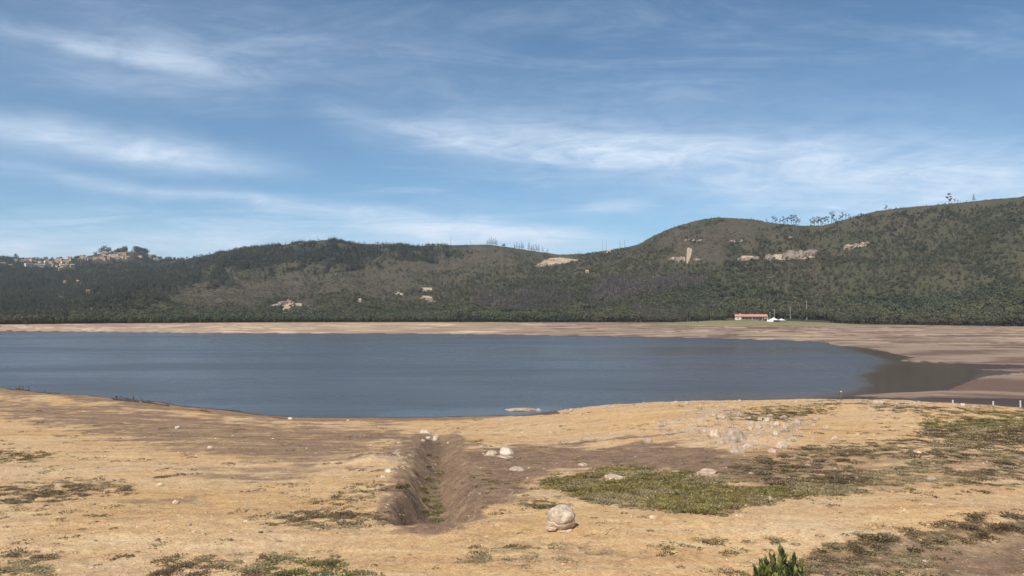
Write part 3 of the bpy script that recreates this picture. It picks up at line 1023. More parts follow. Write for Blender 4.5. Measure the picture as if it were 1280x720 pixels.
M_BUSH = leaf_mat('bush_leaves', (0.070, 0.105, 0.028), (0.36, 0.37, 0.115), 0.25, trans=0.35)
M_BARK = simple('bark', (0.10, 0.075, 0.055), (0.20, 0.16, 0.125), 2.0)
M_BARK_PALE = simple('bark_pale', (0.26, 0.22, 0.18), (0.42, 0.37, 0.31), 2.0)
M_ROCK = simple('rock_pale', (0.33, 0.235, 0.165), (0.58, 0.465, 0.345), 2.2, 0.9, 0.18, 0.7, 0.08)
M_BOULDER = simple('boulder_rock', (0.38, 0.28, 0.21), (0.70, 0.58, 0.44), 1.6, 0.9, 0, 0.9, 0.06, detail=9)
M_ROCK_WHITE = simple('rock_white', (0.46, 0.37, 0.27), (0.72, 0.63, 0.50), 1.6, 0.9, 0.1, 0.6, 0.06)
M_PEBBLE = simple('pebble', (0.26, 0.17, 0.10), (0.66, 0.52, 0.34), 0.7, 0.9, 0.55, 0.3, 0.02)
M_CLIFF = simple('cliff_rock', (0.15, 0.110, 0.088), (0.40, 0.31, 0.24), 0.22, 0.95, 0.1, 0.8, 0.8)
M_WOOD = simple('driftwood', (0.05, 0.036, 0.03), (0.115, 0.085, 0.066), 3.0, 0.9, 0.15)
M_TWIG = simple('dry_twig', (0.13, 0.09, 0.06), (0.24, 0.175, 0.12), 3.0, 0.9)
M_POST = simple('post_paint', (0.66, 0.62, 0.55), (0.80, 0.78, 0.72), 4.0, 0.7)
M_PLASTER = simple('plaster_white', (0.66, 0.63, 0.57), (0.80, 0.77, 0.71), 0.8, 0.9, 0.08)
M_PLASTER_WARM = simple('plaster_warm', (0.52, 0.36, 0.20), (0.66, 0.48, 0.30), 0.8, 0.9, 0.28)
M_PLASTER_GREY = simple('plaster_grey', (0.40, 0.36, 0.31), (0.52, 0.47, 0.42), 0.8, 0.9, 0.25)
M_TENT = simple('tent_cloth', (0.80, 0.80, 0.79), (0.86, 0.86, 0.85), 0.6, 0.6, 0, 0.15, 0.05)
M_DARKWOOD = simple('dark_timber', (0.060, 0.036, 0.026), (0.11, 0.066, 0.046), 2.0, 0.7)
M_WINDOW = simple('window_glass', (0.02, 0.025, 0.03), (0.035, 0.04, 0.05), 1.0, 0.12, 0, 0, 0.01, 0.5)
M_STEEL = simple('galvanised_steel', (0.30, 0.31, 0.32), (0.42, 0.43, 0.44), 3.0, 0.5)
M_CARW = simple('car_paint_white', (0.74, 0.74, 0.74), (0.80, 0.80, 0.80), 0.5, 0.25, 0, 0, 0.01, 0.5)
M_TYRE = simple('tyre_rubber', (0.02, 0.02, 0.02), (0.04, 0.04, 0.04), 5, 0.9)


def tile_mat(name, a, b):
    m, N = new_mat(name)
    v = N.add('ShaderNodeTexCoord').outputs['Object']
    n = N.noise(v, 1.2, 5, 0.7)
    c = N.mix(N.ramp(n, 0.3, 0.7), a, b)
    wv = N.add('ShaderNodeTexWave')
    wv.inputs['Scale'].default_value = 1.1
    N.l.new(v, wv.inputs['Vector'])
    rd = N.add('ShaderNodeObjectInfo').outputs['Random']
    hs = N.add('ShaderNodeHueSaturation')
    N.l.new(c, hs.inputs['Color'])
    N.l.new(N.ramp(rd, 0, 1, 0.75, 1.2, False), hs.inputs['Value'])
    finish(N, hs.outputs[0], 0.85, wv.outputs['Fac'], 0.5, 0.08)
    return m


M_TILE = tile_mat('roof_tile_salmon', (0.42, 0.175, 0.125), (0.56, 0.27, 0.20))
M_TILE_RED = tile_mat('roof_tile_dark', (0.24, 0.09, 0.06), (0.36, 0.16, 0.10))
M_TILE_PALE = tile_mat('roof_tile_pale', (0.44, 0.27, 0.17), (0.58, 0.40, 0.27))


# ------------------------------------------------------------------ mesh builder
class MB:
    def __init__(s):
        s.v, s.f = [], []

    def add(s, verts, faces):
        n = len(s.v)
        s.v += [tuple(p) for p in verts]
        s.f += [tuple(i + n for i in f) for f in faces]
        return s

    def box(s, c, d, rz=0.0, taper=1.0):
        x, y, z = d[0] / 2, d[1] / 2, d[2] / 2
        cs, sn = math.cos(rz), math.sin(rz)
        vs = []
        for k in (-1, 1):
            t = taper if k > 0 else 1
            for (i, j) in ((-1, -1), (1, -1), (1, 1), (-1, 1)):
                a, b = i * x * t, j * y * t
                vs.append((c[0] + a * cs - b * sn, c[1] + a * sn + b * cs, c[2] + k * z))
        return s.add(vs, [(3, 2, 1, 0), (4, 5, 6, 7), (0, 1, 5, 4), (1, 2, 6, 5), (2, 3, 7, 6), (3, 0, 4, 7)])

    def tube(s, pts, radii, n=6):
        pts = [Vector(p) for p in pts]
        rings = []
        base = len(s.v)
        for i, p in enumerate(pts):
            d = (pts[min(i + 1, len(pts) - 1)] - pts[max(i - 1, 0)]).normalized()
            a = d.cross(Vector((0.3, 0.9, 0.2))).normalized()
            b = d.cross(a)
            for k in range(n):
                t = 2 * math.pi * k / n
                s.v.append(tuple(p + (a * math.cos(t) + b * math.sin(t)) * radii[i]))
        for i in range(len(pts) - 1):
            for k in range(n):
                a0, a1 = base + i * n + k, base + i * n + (k + 1) % n
                s.f.append((a0, a1, a1 + n, a0 + n))
        s.f.append(tuple(base + k for k in range(n))[::-1])
        s.f.append(tuple(base + (len(pts) - 1) * n + k for k in range(n)))
        return s

    def leaf(s, p, d, w, L, up=None):
        p, d = Vector(p), Vector(d).normalized()
        a = d.cross(Vector(up) if up is not None else Vector((random.gauss(0, 1), random.gauss(0, 1), random.gauss(0, 1))))
        a = a.normalized() * w * 0.5 if a.length > 1e-4 else Vector((w * .5, 0, 0))
        s.add([p - a * 0.4, p + d * L * 0.5 - a, p + d * L, p + d * L * 0.5 + a], [(0, 1, 2, 3)])
        return s

    def mesh(s, name, mat, smooth=False):
        me = bpy.data.meshes.new(name)
        me.from_pydata(s.v, [], s.f)
        me.update()
        if mat is not None:
            me.materials.append(mat)
        if smooth:
            me.polygons.foreach_set('use_smooth', np.ones(len(me.polygons), bool))
        return me

    def build(s, name, mat, parent=None, smooth=False):
        return link(s.mesh(name, mat, smooth), name, parent)


def link(me, name, parent=None, loc=None, rz=None, scale=None):
    o = bpy.data.objects.new(name, me)
    COL.objects.link(o)
    if parent is not None:
        o.parent = parent
    if loc is not None:
        o.location = loc
    if rz is not None:
        o.rotation_euler = (0, 0, rz)
    if scale is not None:
        o.scale = scale if isinstance(scale, (tuple, list)) else (scale,) * 3
    return o


def tag(o, label, cat, group=None):
    o['label'] = label
    o['category'] = cat
    if group:
        o['group'] = group
    return o


def empty(name, loc, rz=0.0, scale=1.0):
    o = bpy.data.objects.new(name, None)
    COL.objects.link(o)
    o.location = loc
    o.rotation_euler = (0, 0, rz)
    o.scale = (scale,) * 3 if not isinstance(scale, (tuple, list)) else scale
    o.empty_display_size = 0.3
    return o


def copy_thing(src, loc, rz=0.0, scale=1.0):
    c = src.copy()
    COL.objects.link(c)
    c.location = loc
    c.rotation_euler = (0, 0, rz)
    c.scale = (scale,) * 3 if not isinstance(scale, (tuple, list)) else scale
    for k in list(c.keys()):
        if k in ('label', 'group'):
            del c[k]
    for ch in [q for q in src.children]:
        d = ch.copy()
        COL.objects.link(d)
        d.parent = c
        for g in ch.children:
            e = g.copy()
            COL.objects.link(e)
            e.parent = d
    return c


# ------------------------------------------------------------------ scatter (stuff)
def scatter(name, pts, rz, sc, idx, meshes, tilt=None):
    """one object whose points carry small meshes through geometry nodes"""
    me = bpy.data.meshes.new(name)
    n = len(pts)
    me.vertices.add(n)
    me.vertices.foreach_set('co', np.asarray(pts, np.float32).reshape(-1))
    a = me.attributes.new('rot', 'FLOAT_VECTOR', 'POINT')
    rot = np.zeros((n, 3), np.float32)
    rot[:, 2] = rz
    if tilt is not None:
        rot[:, 0] = tilt[0]
        rot[:, 1] = tilt[1]
    a.data.foreach_set('vector', rot.reshape(-1))
    a = me.attributes.new('scl', 'FLOAT_VECTOR', 'POINT')
    sc = np.asarray(sc, np.float32)
    if sc.ndim == 1:
        sc = np.repeat(sc[:, None], 3, 1)
    a.data.foreach_set('vector', sc.reshape(-1))
    a = me.attributes.new('pick', 'INT', 'POINT')
    a.data.foreach_set('value', np.asarray(idx, np.int32))
    o = bpy.data.objects.new(name, me)
    COL.objects.link(o)
    c = bpy.data.collections.new(name + '_kinds')
    for i, m in enumerate(meshes):
        k = bpy.data.objects.new('%s_kind_%02d' % (name, i), m)
        c.objects.link(k)
    g = bpy.data.node_groups.new(name, 'GeometryNodeTree')
    g.interface.new_socket('Geometry', in_out='INPUT', socket_type='NodeSocketGeometry')
    g.interface.new_socket('Geometry', in_out='OUTPUT', socket_type='NodeSocketGeometry')
    nd = g.nodes
    gi, go = nd.new('NodeGroupInput'), nd.new('NodeGroupOutput')
    iop = nd.new('GeometryNodeInstanceOnPoints')
    ci = nd.new('GeometryNodeCollectionInfo')
    ci.inputs['Collection'].default_value = c
    ci.inputs['Separate Children'].default_value = True
    ci.inputs['Reset Children'].default_value = True

    def na(nm, typ):
        q = nd.new('GeometryNodeInputNamedAttribute')
        q.data_type = typ
        q.inputs['Name'].default_value = nm
        return q.outputs['Attribute']
    L = g.links
    L.new(gi.outputs[0], iop.inputs['Points'])
    L.new(ci.outputs[0], iop.inputs['Instance'])
    iop.inputs['Pick Instance'].default_value = True
    L.new(na('pick', 'INT'), iop.inputs['Instance Index'])
    er = nd.new('FunctionNodeEulerToRotation')
    L.new(na('rot', 'FLOAT_VECTOR'), er.inputs[0])
    L.new(er.outputs[0], iop.inputs['Rotation'])
    L.new(na('scl', 'FLOAT_VECTOR'), iop.inputs['Scale'])
    L.new(iop.outputs[0], go.inputs[0])
    md = o.modifiers.new('scatter', 'NODES')
    md.node_group = g
    o['kind'] = 'stuff'
    return o


# ------------------------------------------------------------------ vegetation meshes
def clump_crown(seed, n, rx, rz, z0, leaf, lobes=5, flat=0.0):
    """leaf faces gathered on several lobes, open between them"""
    random.seed(seed)
    mb = MB()
    L = []
    for i in range(lobes):
        a = random.uniform(0, 6.28)
        q = random.uniform(0.25, 0.62) * rx
        L.append((math.cos(a) * q, math.sin(a) * q, z0 + rz * random.uniform(-0.45, 0.62), random.uniform(0.38, 0.62)))
    L.append((0, 0, z0 + rz * 0.25, 0.62))
    for i in range(n):
        cx, cy, cz, s_ = random.choice(L)
        d = Vector((random.gauss(0, 1), random.gauss(0, 1), random.gauss(0.25, 0.9))).normalized()
        rr = random.uniform(0.7, 1.05)
        p = Vector((cx + d.x * rx * s_ * rr, cy + d.y * rx * s_ * rr, cz + d.z * rz * s_ * rr))
        t = d.cross(Vector((random.gauss(0, 1), random.gauss(0, 1), random.gauss(0, 1)))).normalized()
        e = (t + d * random.uniform(-0.2, 0.5)).normalized()
        w = leaf * random.uniform(0.7, 1.3)
        side = d.cross(e).normalized()
        mb.add([p - side * w * .5, p + e * w * .55 - side * w * .3, p + e * w + side * w * .1, p + e * w * .4 + side * w * .55], [(0, 1, 2, 3)])
    return mb


def pine_crown(seed, n, rx, h, z0, leaf):
    random.seed(seed)
    mb = MB()
    for i in range(n):
        t = random.random() ** 1.15
        rr = rx * (1 - t) ** 0.8 * random.uniform(0.65, 1.1) + 0.12 * rx * (random.random())
        a = random.uniform(0, 6.28)
        p = Vector((math.cos(a) * rr, math.sin(a) * rr, z0 + t * h))
        o = Vector((math.cos(a), math.sin(a), random.uniform(-0.5, 0.2))).normalized()
        s_ = o.cross(Vector((0, 0, 1))).normalized()
        w = leaf * random.uniform(0.7, 1.3) * (1.15 - t * 0.6)
        mb.add([p - o * w * .5, p - s_ * w * .45, p + o * w * .6, p + s_ * w * .45 + Vector((0, 0, .1 * w))], [(0, 1, 2, 3)])
    return mb


def trunk_mb(seed, h, r, limbs=4, lean=0.05, spread=0.35, ztop=None):
    random.seed(seed)
    mb = MB()
    pts = [(0, 0, -0.6)]
    x = y = 0
    for i in range(1, 6):
        x += random.uniform(-lean, lean) * h / 5
        y += random.uniform(-lean, lean) * h / 5
        pts.append((x, y, h * i / 5))
    mb.tube(pts, [r, r * .85, r * .7, r * .55, r * .38, r * .12], 6)
    for i in range(limbs):
        k = random.randint(2, 4)
        a = random.uniform(0, 6.28)
        L = h * spread * random.uniform(0.6, 1.1)
        p0 = Vector(pts[k])
        p1 = p0 + Vector((math.cos(a) * L * .5, math.sin(a) * L * .5, L * .45))
        p2 = p1 + Vector((math.cos(a) * L * .4, math.sin(a) * L * .4, L * .5))
        mb.tube([p0, p1, p2], [r * .42, r * .26, r * .08], 5)
    return mb


def joined(parts, name):
    """one mesh out of several builders with their own materials (for far stuff)"""
    me = bpy.data.meshes.new(name)
    v, f, mi, mats = [], [], [], []
    for mb, mat in parts:
        n = len(v)
        v += mb.v
        f += [tuple(i + n for i in q) for q in mb.f]
        if mat not in mats:
            mats.append(mat)
        mi += [mats.index(mat)] * len(mb.f)
    me.from_pydata(v, [], f)
    for q in mats:
        me.materials.append(q)
    me.polygons.foreach_set('material_index', np.array(mi, np.int32))
    me.update()
    return me


# ---- hillside woods
wood_kinds = []
for i in range(4):
    wood_kinds.append(joined([(trunk_mb(50 + i, 3.0, 0.14, 2), M_BARK), (clump_crown(10 + i, 90, 2.0, 1.7, 3.1, 0.75, 5), M_LEAF if i % 2 else M_LEAF_DARK)], 'wood_tree_%d' % i))
for i in range(3):
    wood_kinds.append(joined([(trunk_mb(60 + i, 5.2, 0.15, 0, 0.01), M_BARK), (pine_crown(20 + i, 90, 1.55, 6.2, 1.2, 0.8), M_PINE)], 'pine_%d' % i))
for i in range(3):
    wood_kinds.append(joined([(trunk_mb(70 + i, 6.0, 0.12, 5, 0.03, 0.3), M_BARK_PALE), (clump_crown(30 + i, 46, 1.3, 2.0, 5.0, 0.55, 4), M_GREYTREE)], 'grey_tree_%d' % i))
for i in range(4):
    wood_kinds.append(clump_crown(40 + i, 46, 1.25, 0.85, 0.6, 0.55, 4).mesh('shrub_%d' % i, M_SCRUB if i % 2 else M_LEAF))
wood_kinds.append(clump_crown(44, 46, 1.25, 0.85, 0.6, 0.55, 4).mesh('shrub_4', M_SCRUB))

HOUSE_PX = []      # filled below, trees keep clear of these points
for a in [(2, 331), (12, 333), (27, 327), (33, 327.5), (39, 327), (44, 328), (36, 332), (48, 333), (54, 333.5), (60, 327), (64, 329), (58, 328), (71, 327.5), (74, 326),
          (77, 325.5), (80, 329), (76, 332), (66, 333), (82, 327), (84, 331), (88, 326), (87, 323.5), (78, 334), (70, 333.2), (90, 334), (75, 338.5), (20, 326.8), (50, 328.5),
          (101, 326), (104, 323.5), (103, 321), (107, 325), (112, 325), (119, 324), (127, 323), (130, 320.5), (133, 322), (131, 325.5), (136, 323.5), (141, 321), (144, 321.5), (148, 320.5),
          (150, 318), (156, 318.2), (159, 318), (151, 322), (155, 322), (159, 322.5), (147, 323), (139, 320), (129, 318.5), (176, 321.5), (187, 322), (190, 321.5), (194, 325.5), (198, 326.5),
          (81, 354), (97, 353.5), (94, 359), (102, 357), (72, 371), (76, 374), (80, 375.5), (110, 366)]:
    HOUSE_PX.append(a)
HOUSE_POS = [hit(*a, rmin=800) for a in HOUSE_PX]
EXTRA_PX = [(910, 376), (734, 340.5), (761, 315), (450, 376.5), (693, 325.5), (702, 324.8)]
EXTRA_POS = [hit(*a, rmin=800) for a in EXTRA_PX]
HP = np.array([(p[0], p[1]) for p in HOUSE_POS + EXTRA_POS])


def clear_of_houses(x, y, d=15.0):
    ok = np.ones(x.shape, bool)
    for hx, hy in HP:
        # keep the slope below a house open towards the lake, so that the house looks out
        q = np.hypot(hx, hy)
        ux, uy = hx / q, hy / q
        al = (x - hx) * ux + (y - hy) * uy
        ac = (x - hx) * uy - (y - hy) * ux
        k = 1.0 if q > 1500 else 0.42
        ok &= ~((al > -26 * k) & (al < 14 * k) & (np.abs(ac) < 11 * k))
    return ok


def hill_woods():
    n = 430000
    az = rng.uniform(R(-40), R(40), n)
    r = 791 + (2350 - 791) * rng.random(n) ** 1.35
    x, y = np.sin(az) * r, np.cos(az) * r
    z = ground_z(x, y)
    e = 6.0
    # slope towards the lake; back slopes carry few trees that anyone sees
    z2 = ground_z(np.sin(az) * (r + e), np.cos(az) * (r + e))
    front = (z2 - z) / e > -0.10 + 0 * z
    sc, br, fo = hill_zones(x, y, z)
    PX, PY = proj(x, y, z)
    nz = fbm(x / 70, y / 70, 3)
    nf = fbm(x / 16, y / 16, 2)
    grey = np.maximum(pm(PX, PY, [(748, 352), (800, 345), (885, 345), (880, 362), (830, 372), (770, 385), (730, 385)], 6, 1.2, 14 * nf),
                      0.75 * pm(PX, PY, [(590, 368), (690, 362), (720, 372), (700, 392), (600, 392)], 8, 1.2, 18 * nf))
    grey = np.maximum(grey, 0.6 * pm(PX, PY, [(790, 385), (900, 380), (905, 400), (790, 402)], 5, 1.2, 18 * nf))
    greendark = pm(PX, PY, [(790, 372), (840, 362), (895, 362), (900, 392), (820, 398)], 6, 1.2, 18 * nf)
    foot = 1 - sst(r, 830, 960)
    dens = np.where(fo > 0.5, 0.95, 0.45 + 0.6 * sst(nz + 0.6 * nf, -0.25, 0.35))
    dens = np.where(br > 0.5, 0.50 + 0.5 * sst(nf + nz, -0.25, 0.5), dens)
    dens = np.maximum(dens, foot)
    dens *= (sc < 0.15)
    keep = front & (rng.random(n) < dens * 0.62) & clear_of_houses(x, y)
    keep &= ~((PX > 905) & (PX < 1040) & (r < 806))
    u = rng.random(n)
    pick = np.where(u < 0.5, rng.integers(10, 15, n), rng.integers(0, 4, n))        # mixed scrub and low trees
    size = 0.5 + 0.9 * rng.random(n) ** 1.6
    brs = (br > rng.random(n) * 0.8 + .1)
    fos = fo > rng.random(n) * 0.8 + .1
    pick = np.where(brs, rng.integers(10, 15, n), pick)
    size = np.where(brs, 0.40 + 0.9 * rng.random(n) ** 2.5, size)
    pine = fos & (PX < 620) & (rng.random(n) < 0.72)
    pick = np.where(pine, rng.integers(4, 7, n), np.where(fos & (pick > 9), rng.integers(0, 4, n), pick))
    size = np.where(fos, rng.uniform(0.8, 1.7, n), size)
    tree = (foot > 0.4) & (rng.random(n) < 0.75) & (fo < .5)
    pick = np.where(tree, rng.integers(0, 4, n), pick)
    size = np.where(tree, np.where(PX > 560, rng.uniform(1.0, 2.5, n), rng.uniform(0.8, 1.9, n)), size)
    thin = tree & (size > 1.5) & (rng.random(n) < 0.55)
    pick = np.where(greendark > 0.5, np.where(rng.random(n) < .7, 0, 2), pick)
    size = np.where(greendark > 0.5, rng.uniform(1.2, 2.1, n), size)
    gsel = grey > rng.random(n) * 0.9 + 0.15
    pick = np.where(gsel, rng.integers(7, 10, n), pick)
    size = np.where(gsel, rng.uniform(0.8, 1.5, n), size)
    # low growth on the very crests, so that the skyline stays a smooth line
    tn = (z - CAMH) / r
    far_t = (ground_z(np.sin(az) * (r + 45), np.cos(az) * (r + 45)) - CAMH) / (r + 45)
    crestm = sst(tn - far_t, -0.004, 0.004)
    crestm = np.where((PX > 225) & (PX < 560) & fos, crestm * 0.5, crestm)
    size = size * (1 - 0.62 * crestm) * np.where(brs, 0.9, 0.92)
    # the very top of a ridge carries low growth only, so that the skyline keeps its line
    ok = keep & ~thin
    x, y, z, pick, size = x[ok], y[ok], z[ok], pick[ok], size[ok]
    print('hill trees', len(x))
    return scatter('woodland', np.stack([x, y, z - 0.15], -1), rng.uniform(0, 6.28, len(x)), size, pick, wood_kinds)


hill_woods()


# ---- ground cover near the viewpoint
def tuft(seed, n, r, h, leaf, mat, up=0.7):
    random.seed(seed)
    mb = MB()
    for i in range(n):
        a, q = random.uniform(0, 6.28), r * math.sqrt(random.random())
        p = (math.cos(a) * q, math.sin(a) * q, h * 0.35 * random.random() * (1 - q / r * 0.6))
        d = Vector((math.cos(a) * random.uniform(0.1, 1), math.sin(a) * random.uniform(0.1, 1), up * random.uniform(0.4, 1.4)))
        mb.leaf(p, d, leaf * 0.42 * random.uniform(0.7, 1.3), h * random.uniform(0.6, 1.2) * (1.15 - 0.6 * q / r))
    return mb.mesh('tuft_%d' % seed, mat)


tuft_kinds = []
for mt in (M_TUFT_OLIVE, M_TUFT_DARK, M_TUFT_BROWN, M_TUFT_GREY, M_TUFT_GREEN):
    for k in range(3):
        tuft_kinds.append(tuft(100 + len(tuft_kinds), 34, 0.30 + 0.04 * k, 0.20 + 0.05 * k, 0.15, mt, 0.5 + 0.3 * k))


def mask_at(name, az, r):
    return _bil(az, r, RLOW, MK[name])


def ground_cover():
    n = 640000
    az = rng.uniform(R(-38), R(38), n)
    r = rng.uniform(28, 165, n)
    veg = mask_at('veg', az, r)
    x, y = np.sin(az) * r, np.cos(az) * r
    z = ground_z(x, y)
    PX, PY = proj(x, y, z)
    sdm = _bil(az, r, RLOW, GSD)
    n1 = fbm(x / 1.7, y / 1.7, 2)
    prob = np.clip(veg, 0, 1) ** 1.3 * (0.16 + 0.40 * sst(n1 + 0.5 * fbm(x / 5, y / 3.5, 2), -0.3, 0.35))
    halo = sst(fbm(x / 6.0 + 3, y / 9.0, 3) + 0.35 * n1, 0.12, 0.5) * 0.03
    prob = np.maximum(prob, halo * (n1 > 0.05) * (PY > 505))
    prob = np.where(mask_at('wet', az, r) > 0.55, 0, prob)
    keep = (rng.random(n) < prob) & (sdm > 3) & (z > 1.2)
    x, y, z, az, r, n1, PX, PY = x[keep], y[keep], z[keep], az[keep], r[keep], n1[keep], PX[keep], PY[keep]
    dark, olive = mask_at('dark', az, r), mask_at('olive', az, r)
    m = len(x)
    u = rng.random(m)
    nn = fbm(x / 5 + 9, y / 5, 3)
    kind = np.where(dark > 0.4, np.where(u < 0.55, 2, np.where(u < 0.85, 1, 3)), np.where(olive > 0.5, np.where(u < 0.72, 0, np.where(u < 0.9, 1, 3)), np.where(u < 0.5, 1, np.where(u < 0.7, 0, np.where(u < .85, 2, 3)))))
    kind = np.where((nn > 0.22) & (u < 0.8), 3, kind)
    greyz = pm(PX, PY, [(700, 622), (790, 618), (800, 634), (720, 640)], 6, 2.6) + pm(PX, PY, [(1080, 585), (1180, 572), (1190, 600), (1090, 612)], 8, 2.6) + pm(PX, PY, [(540, 694), (780, 682), (770, 700), (560, 712)], 8, 2.6)
    kind = np.where((greyz > 0.4) & (u < 0.75), 3, kind)
    al, si, L = ditch_field(x, y)
    kind = np.where((np.abs(si) < 1.0) & (al > -1) & (al < L) & (u < .75), 4, kind)
    kind = np.where((PX > 330) & (PX < 470) & (PY > 695) & (u < 0.5), 4, kind)
    pick = kind * 3 + rng.integers(0, 3, m)
    s_ = rng.uniform(0.38, 0.98, m) * (1 + 0.5 * np.clip(n1, -0.5, 0.5)) * np.where(olive > .5, 1.15, 1.0) * np.clip(0.8 + r / 250, 1, 1.6)
    s3 = np.stack([s_ * 1.3, s_ * 1.3, s_ * np.where(olive > .5, 0.62, 0.44)], -1)
    print('tufts', m)
    return scatter('ground_cover', np.stack([x, y, z - 0.02], -1), rng.uniform(0, 6.28, m), s3, pick, tuft_kinds)


ground_cover()


# ------------------------------------------------------------------ rocks
import bmesh


def rock_mb(seed, sub=3, cuts=9, flat=0.25, rough=0.12, depth=0.25):
    rd = random.Random(seed)
    bm = bmesh.new()
    bmesh.ops.create_icosphere(bm, subdivisions=sub, radius=1.0)
    pl = []
    for i in range(cuts):
        d = Vector((rd.gauss(0, 1), rd.gauss(0, 1), rd.gauss(0.1, 0.8))).normalized()
        pl.append((d, rd.uniform(0.62, 0.92)))
    off = Vector((rd.uniform(-50, 50), rd.uniform(-50, 50), rd.uniform(-50, 50)))
    for v in bm.verts:
        p = v.co.copy()
        for d, q in pl:
            s_ = p.dot(d) - q
            if s_ > 0:
                p -= d * s_ * 0.88
        nz = mnoise.noise(p * 1.6 + off) * 0.5 + mnoise.noise(p * 4.1 + off) * 0.28 + mnoise.noise(p * 9.0 + off) * 0.12
        p += p.normalized() * nz * rough * 2.2
        if p.z < -flat:
            p.z = -flat - (p.z + flat) * 0.1 * -1
        v.co = p
    mb = MB()
    mb.v = [tuple(v.co) for v in bm.verts]
    mb.f = [tuple(v.index for v in f.verts) for f in bm.faces]
    bm.free()
    return mb


rock_meshes = [rock_mb(200 + i, 3, 22, 0.3, 0.13).mesh('rock', M_ROCK) for i in range(7)]
rock_white = [rock_mb(230 + i, 3, 20, 0.3, 0.13).mesh('rock', M_ROCK_WHITE) for i in range(4)]
pebbles = [rock_mb(260 + i, 1, 5).mesh('pebble', M_PEBBLE) for i in range(5)]


def pebble_field():
    n = 330000
    az = rng.uniform(R(-38), R(38), n)
    r = rng.uniform(28, 120, n)
    x, y = np.sin(az) * r, np.cos(az) * r
    z = ground_z(x, y)
    sdm = _bil(az, r, RLOW, GSD)
    pale, silt = mask_at('pale', az, r), mask_at('silt', az, r)
    nz = fbm(x / 5, y / 3.5, 3)
    prob = (0.10 + 0.30 * sst(nz, 0.0, 0.4)) * (1 - 0.65 * silt) + 0.45 * pale
    keep = (rng.random(n) < prob) & (sdm > 2.0)
    x, y, z, pale = x[keep], y[keep], z[keep], pale[keep]
    m = len(x)
    s_ = 0.02 + 0.020 * rng.pareto(3.2, m) + 0.03 * pale
    s_ = np.clip(s_, 0.02, 0.30)
    s3 = np.stack([s_ * rng.uniform(0.9, 1.6, m), s_ * rng.uniform(0.8, 1.2, m), s_ * rng.uniform(0.5, 0.9, m)], -1)
    print('pebbles', m)
    return scatter('gravel', np.stack([x, y, z], -1), rng.uniform(0, 6.28, m), s3, rng.integers(0, 5, m), pebbles)


pebble_field()


def rock(px, py, w, h, label, group=None, white=False, k=None, rz=None, dy=1.0, name='rock', cat='rock'):
    """w, h: the size in photo pixels; the real size follows from the distance"""
    x, y, z = hit(px, py)
    s_ = math.hypot(x, y) / F
    ms = rock_white if white else rock_meshes
    me = ms[(k if k is not None else int(px * 7 + py)) % len(ms)]
    o = link(me, name, None, (x, y, z + h * s_ * 0.04), rz if rz is not None else (px * 1.37) % 6.28, None)
    W_, H_ = w * s_ / 1.75, h * s_ / 1.1
    # scale in the rock's own frame is near enough for these low blocks
    o.scale = (W_, W_ * 0.8 * dy, H_)
    if rz is None:
        o.rotation_euler = (random.uniform(-.12, .12), random.uniform(-.12, .12), random.choice([0, math.pi]) + random.uniform(-0.35, 0.35))
    tag(o, label, cat, group)
    return o


random.seed(11)
# the big cracked boulder
bx, by, bz = hit(701, 661)
boulder = empty('boulder', (bx, by, bz), 0.0)
tag(boulder, 'large round pale boulder with a crack, alone on the yellow sand', 'boulder')


def boulder_part(kind):
    bm = bmesh.new()
    bmesh.ops.create_icosphere(bm, subdivisions=5, radius=1.0)
    for v in bm.verts:
        p = v.co.copy()
        n0 = p.normalized()
        nz = mnoise.noise(n0 * 1.7 + Vector((3.1, kind, 0))) * 0.16 + mnoise.noise(n0 * 4.5 + Vector((0, 9 + kind, 0))) * 0.06 + mnoise.noise(n0 * 12.0) * 0.022
        if kind == 0:
            # the dome, undercut below the crack
            crack = -0.16 + 0.20 * max(n0.x, -0.3) ** 2 + 0.10 * mnoise.noise(Vector((n0.x * 2.5, n0.y * 2.5, 5)))
            dz = n0.z - crack
            nz -= 0.09 * math.exp(-(dz / 0.045) ** 2)
            nz += 0.05 * max(0.0, min(1.0, dz * 4))
            if n0.z < -0.55:
                nz -= 0.35 * (-0.55 - n0.z)
        q = p * (1 + nz)
        v.co = q
    mb = MB()
    mb.v = [tuple(v.co) for v in bm.verts]
    mb.f = [tuple(v.index for v in f.verts) for f in bm.faces]
    bm.free()
    return mb


sc_b = math.hypot(bx, by) / F
m_ = boulder_part(0).mesh('dome', M_BOULDER, True)
link(m_, 'dome', boulder, (0.5 * sc_b, 2.0 * sc_b, 12.0 * sc_b), 0.0, (17.5 * sc_b, 16.5 * sc_b, 15.5 * sc_b))
m_ = boulder_part(7).mesh('base_slab', M_BOULDER, True)
link(m_, 'base_slab', boulder, (4.5 * sc_b, -4.0 * sc_b, 0.2 * sc_b), 0.2, (11.5 * sc_b, 10 * sc_b, 2.6 * sc_b))
m_ = boulder_part(13).mesh('broken_lobe', M_BOULDER, True)
link(m_, 'broken_lobe', boulder, (-11.0 * sc_b, -5.0 * sc_b, 2.4 * sc_b), 0.4, (7.5 * sc_b, 7.0 * sc_b, 4.0 * sc_b))
m_ = boulder_part(17).mesh('side_lobe', M_BOULDER, True)
link(m_, 'side_lobe', boulder, (-9.0 * sc_b, -3.5 * sc_b, 7.6 * sc_b), -0.2, (7.6 * sc_b, 8.0 * sc_b, 5.0 * sc_b))

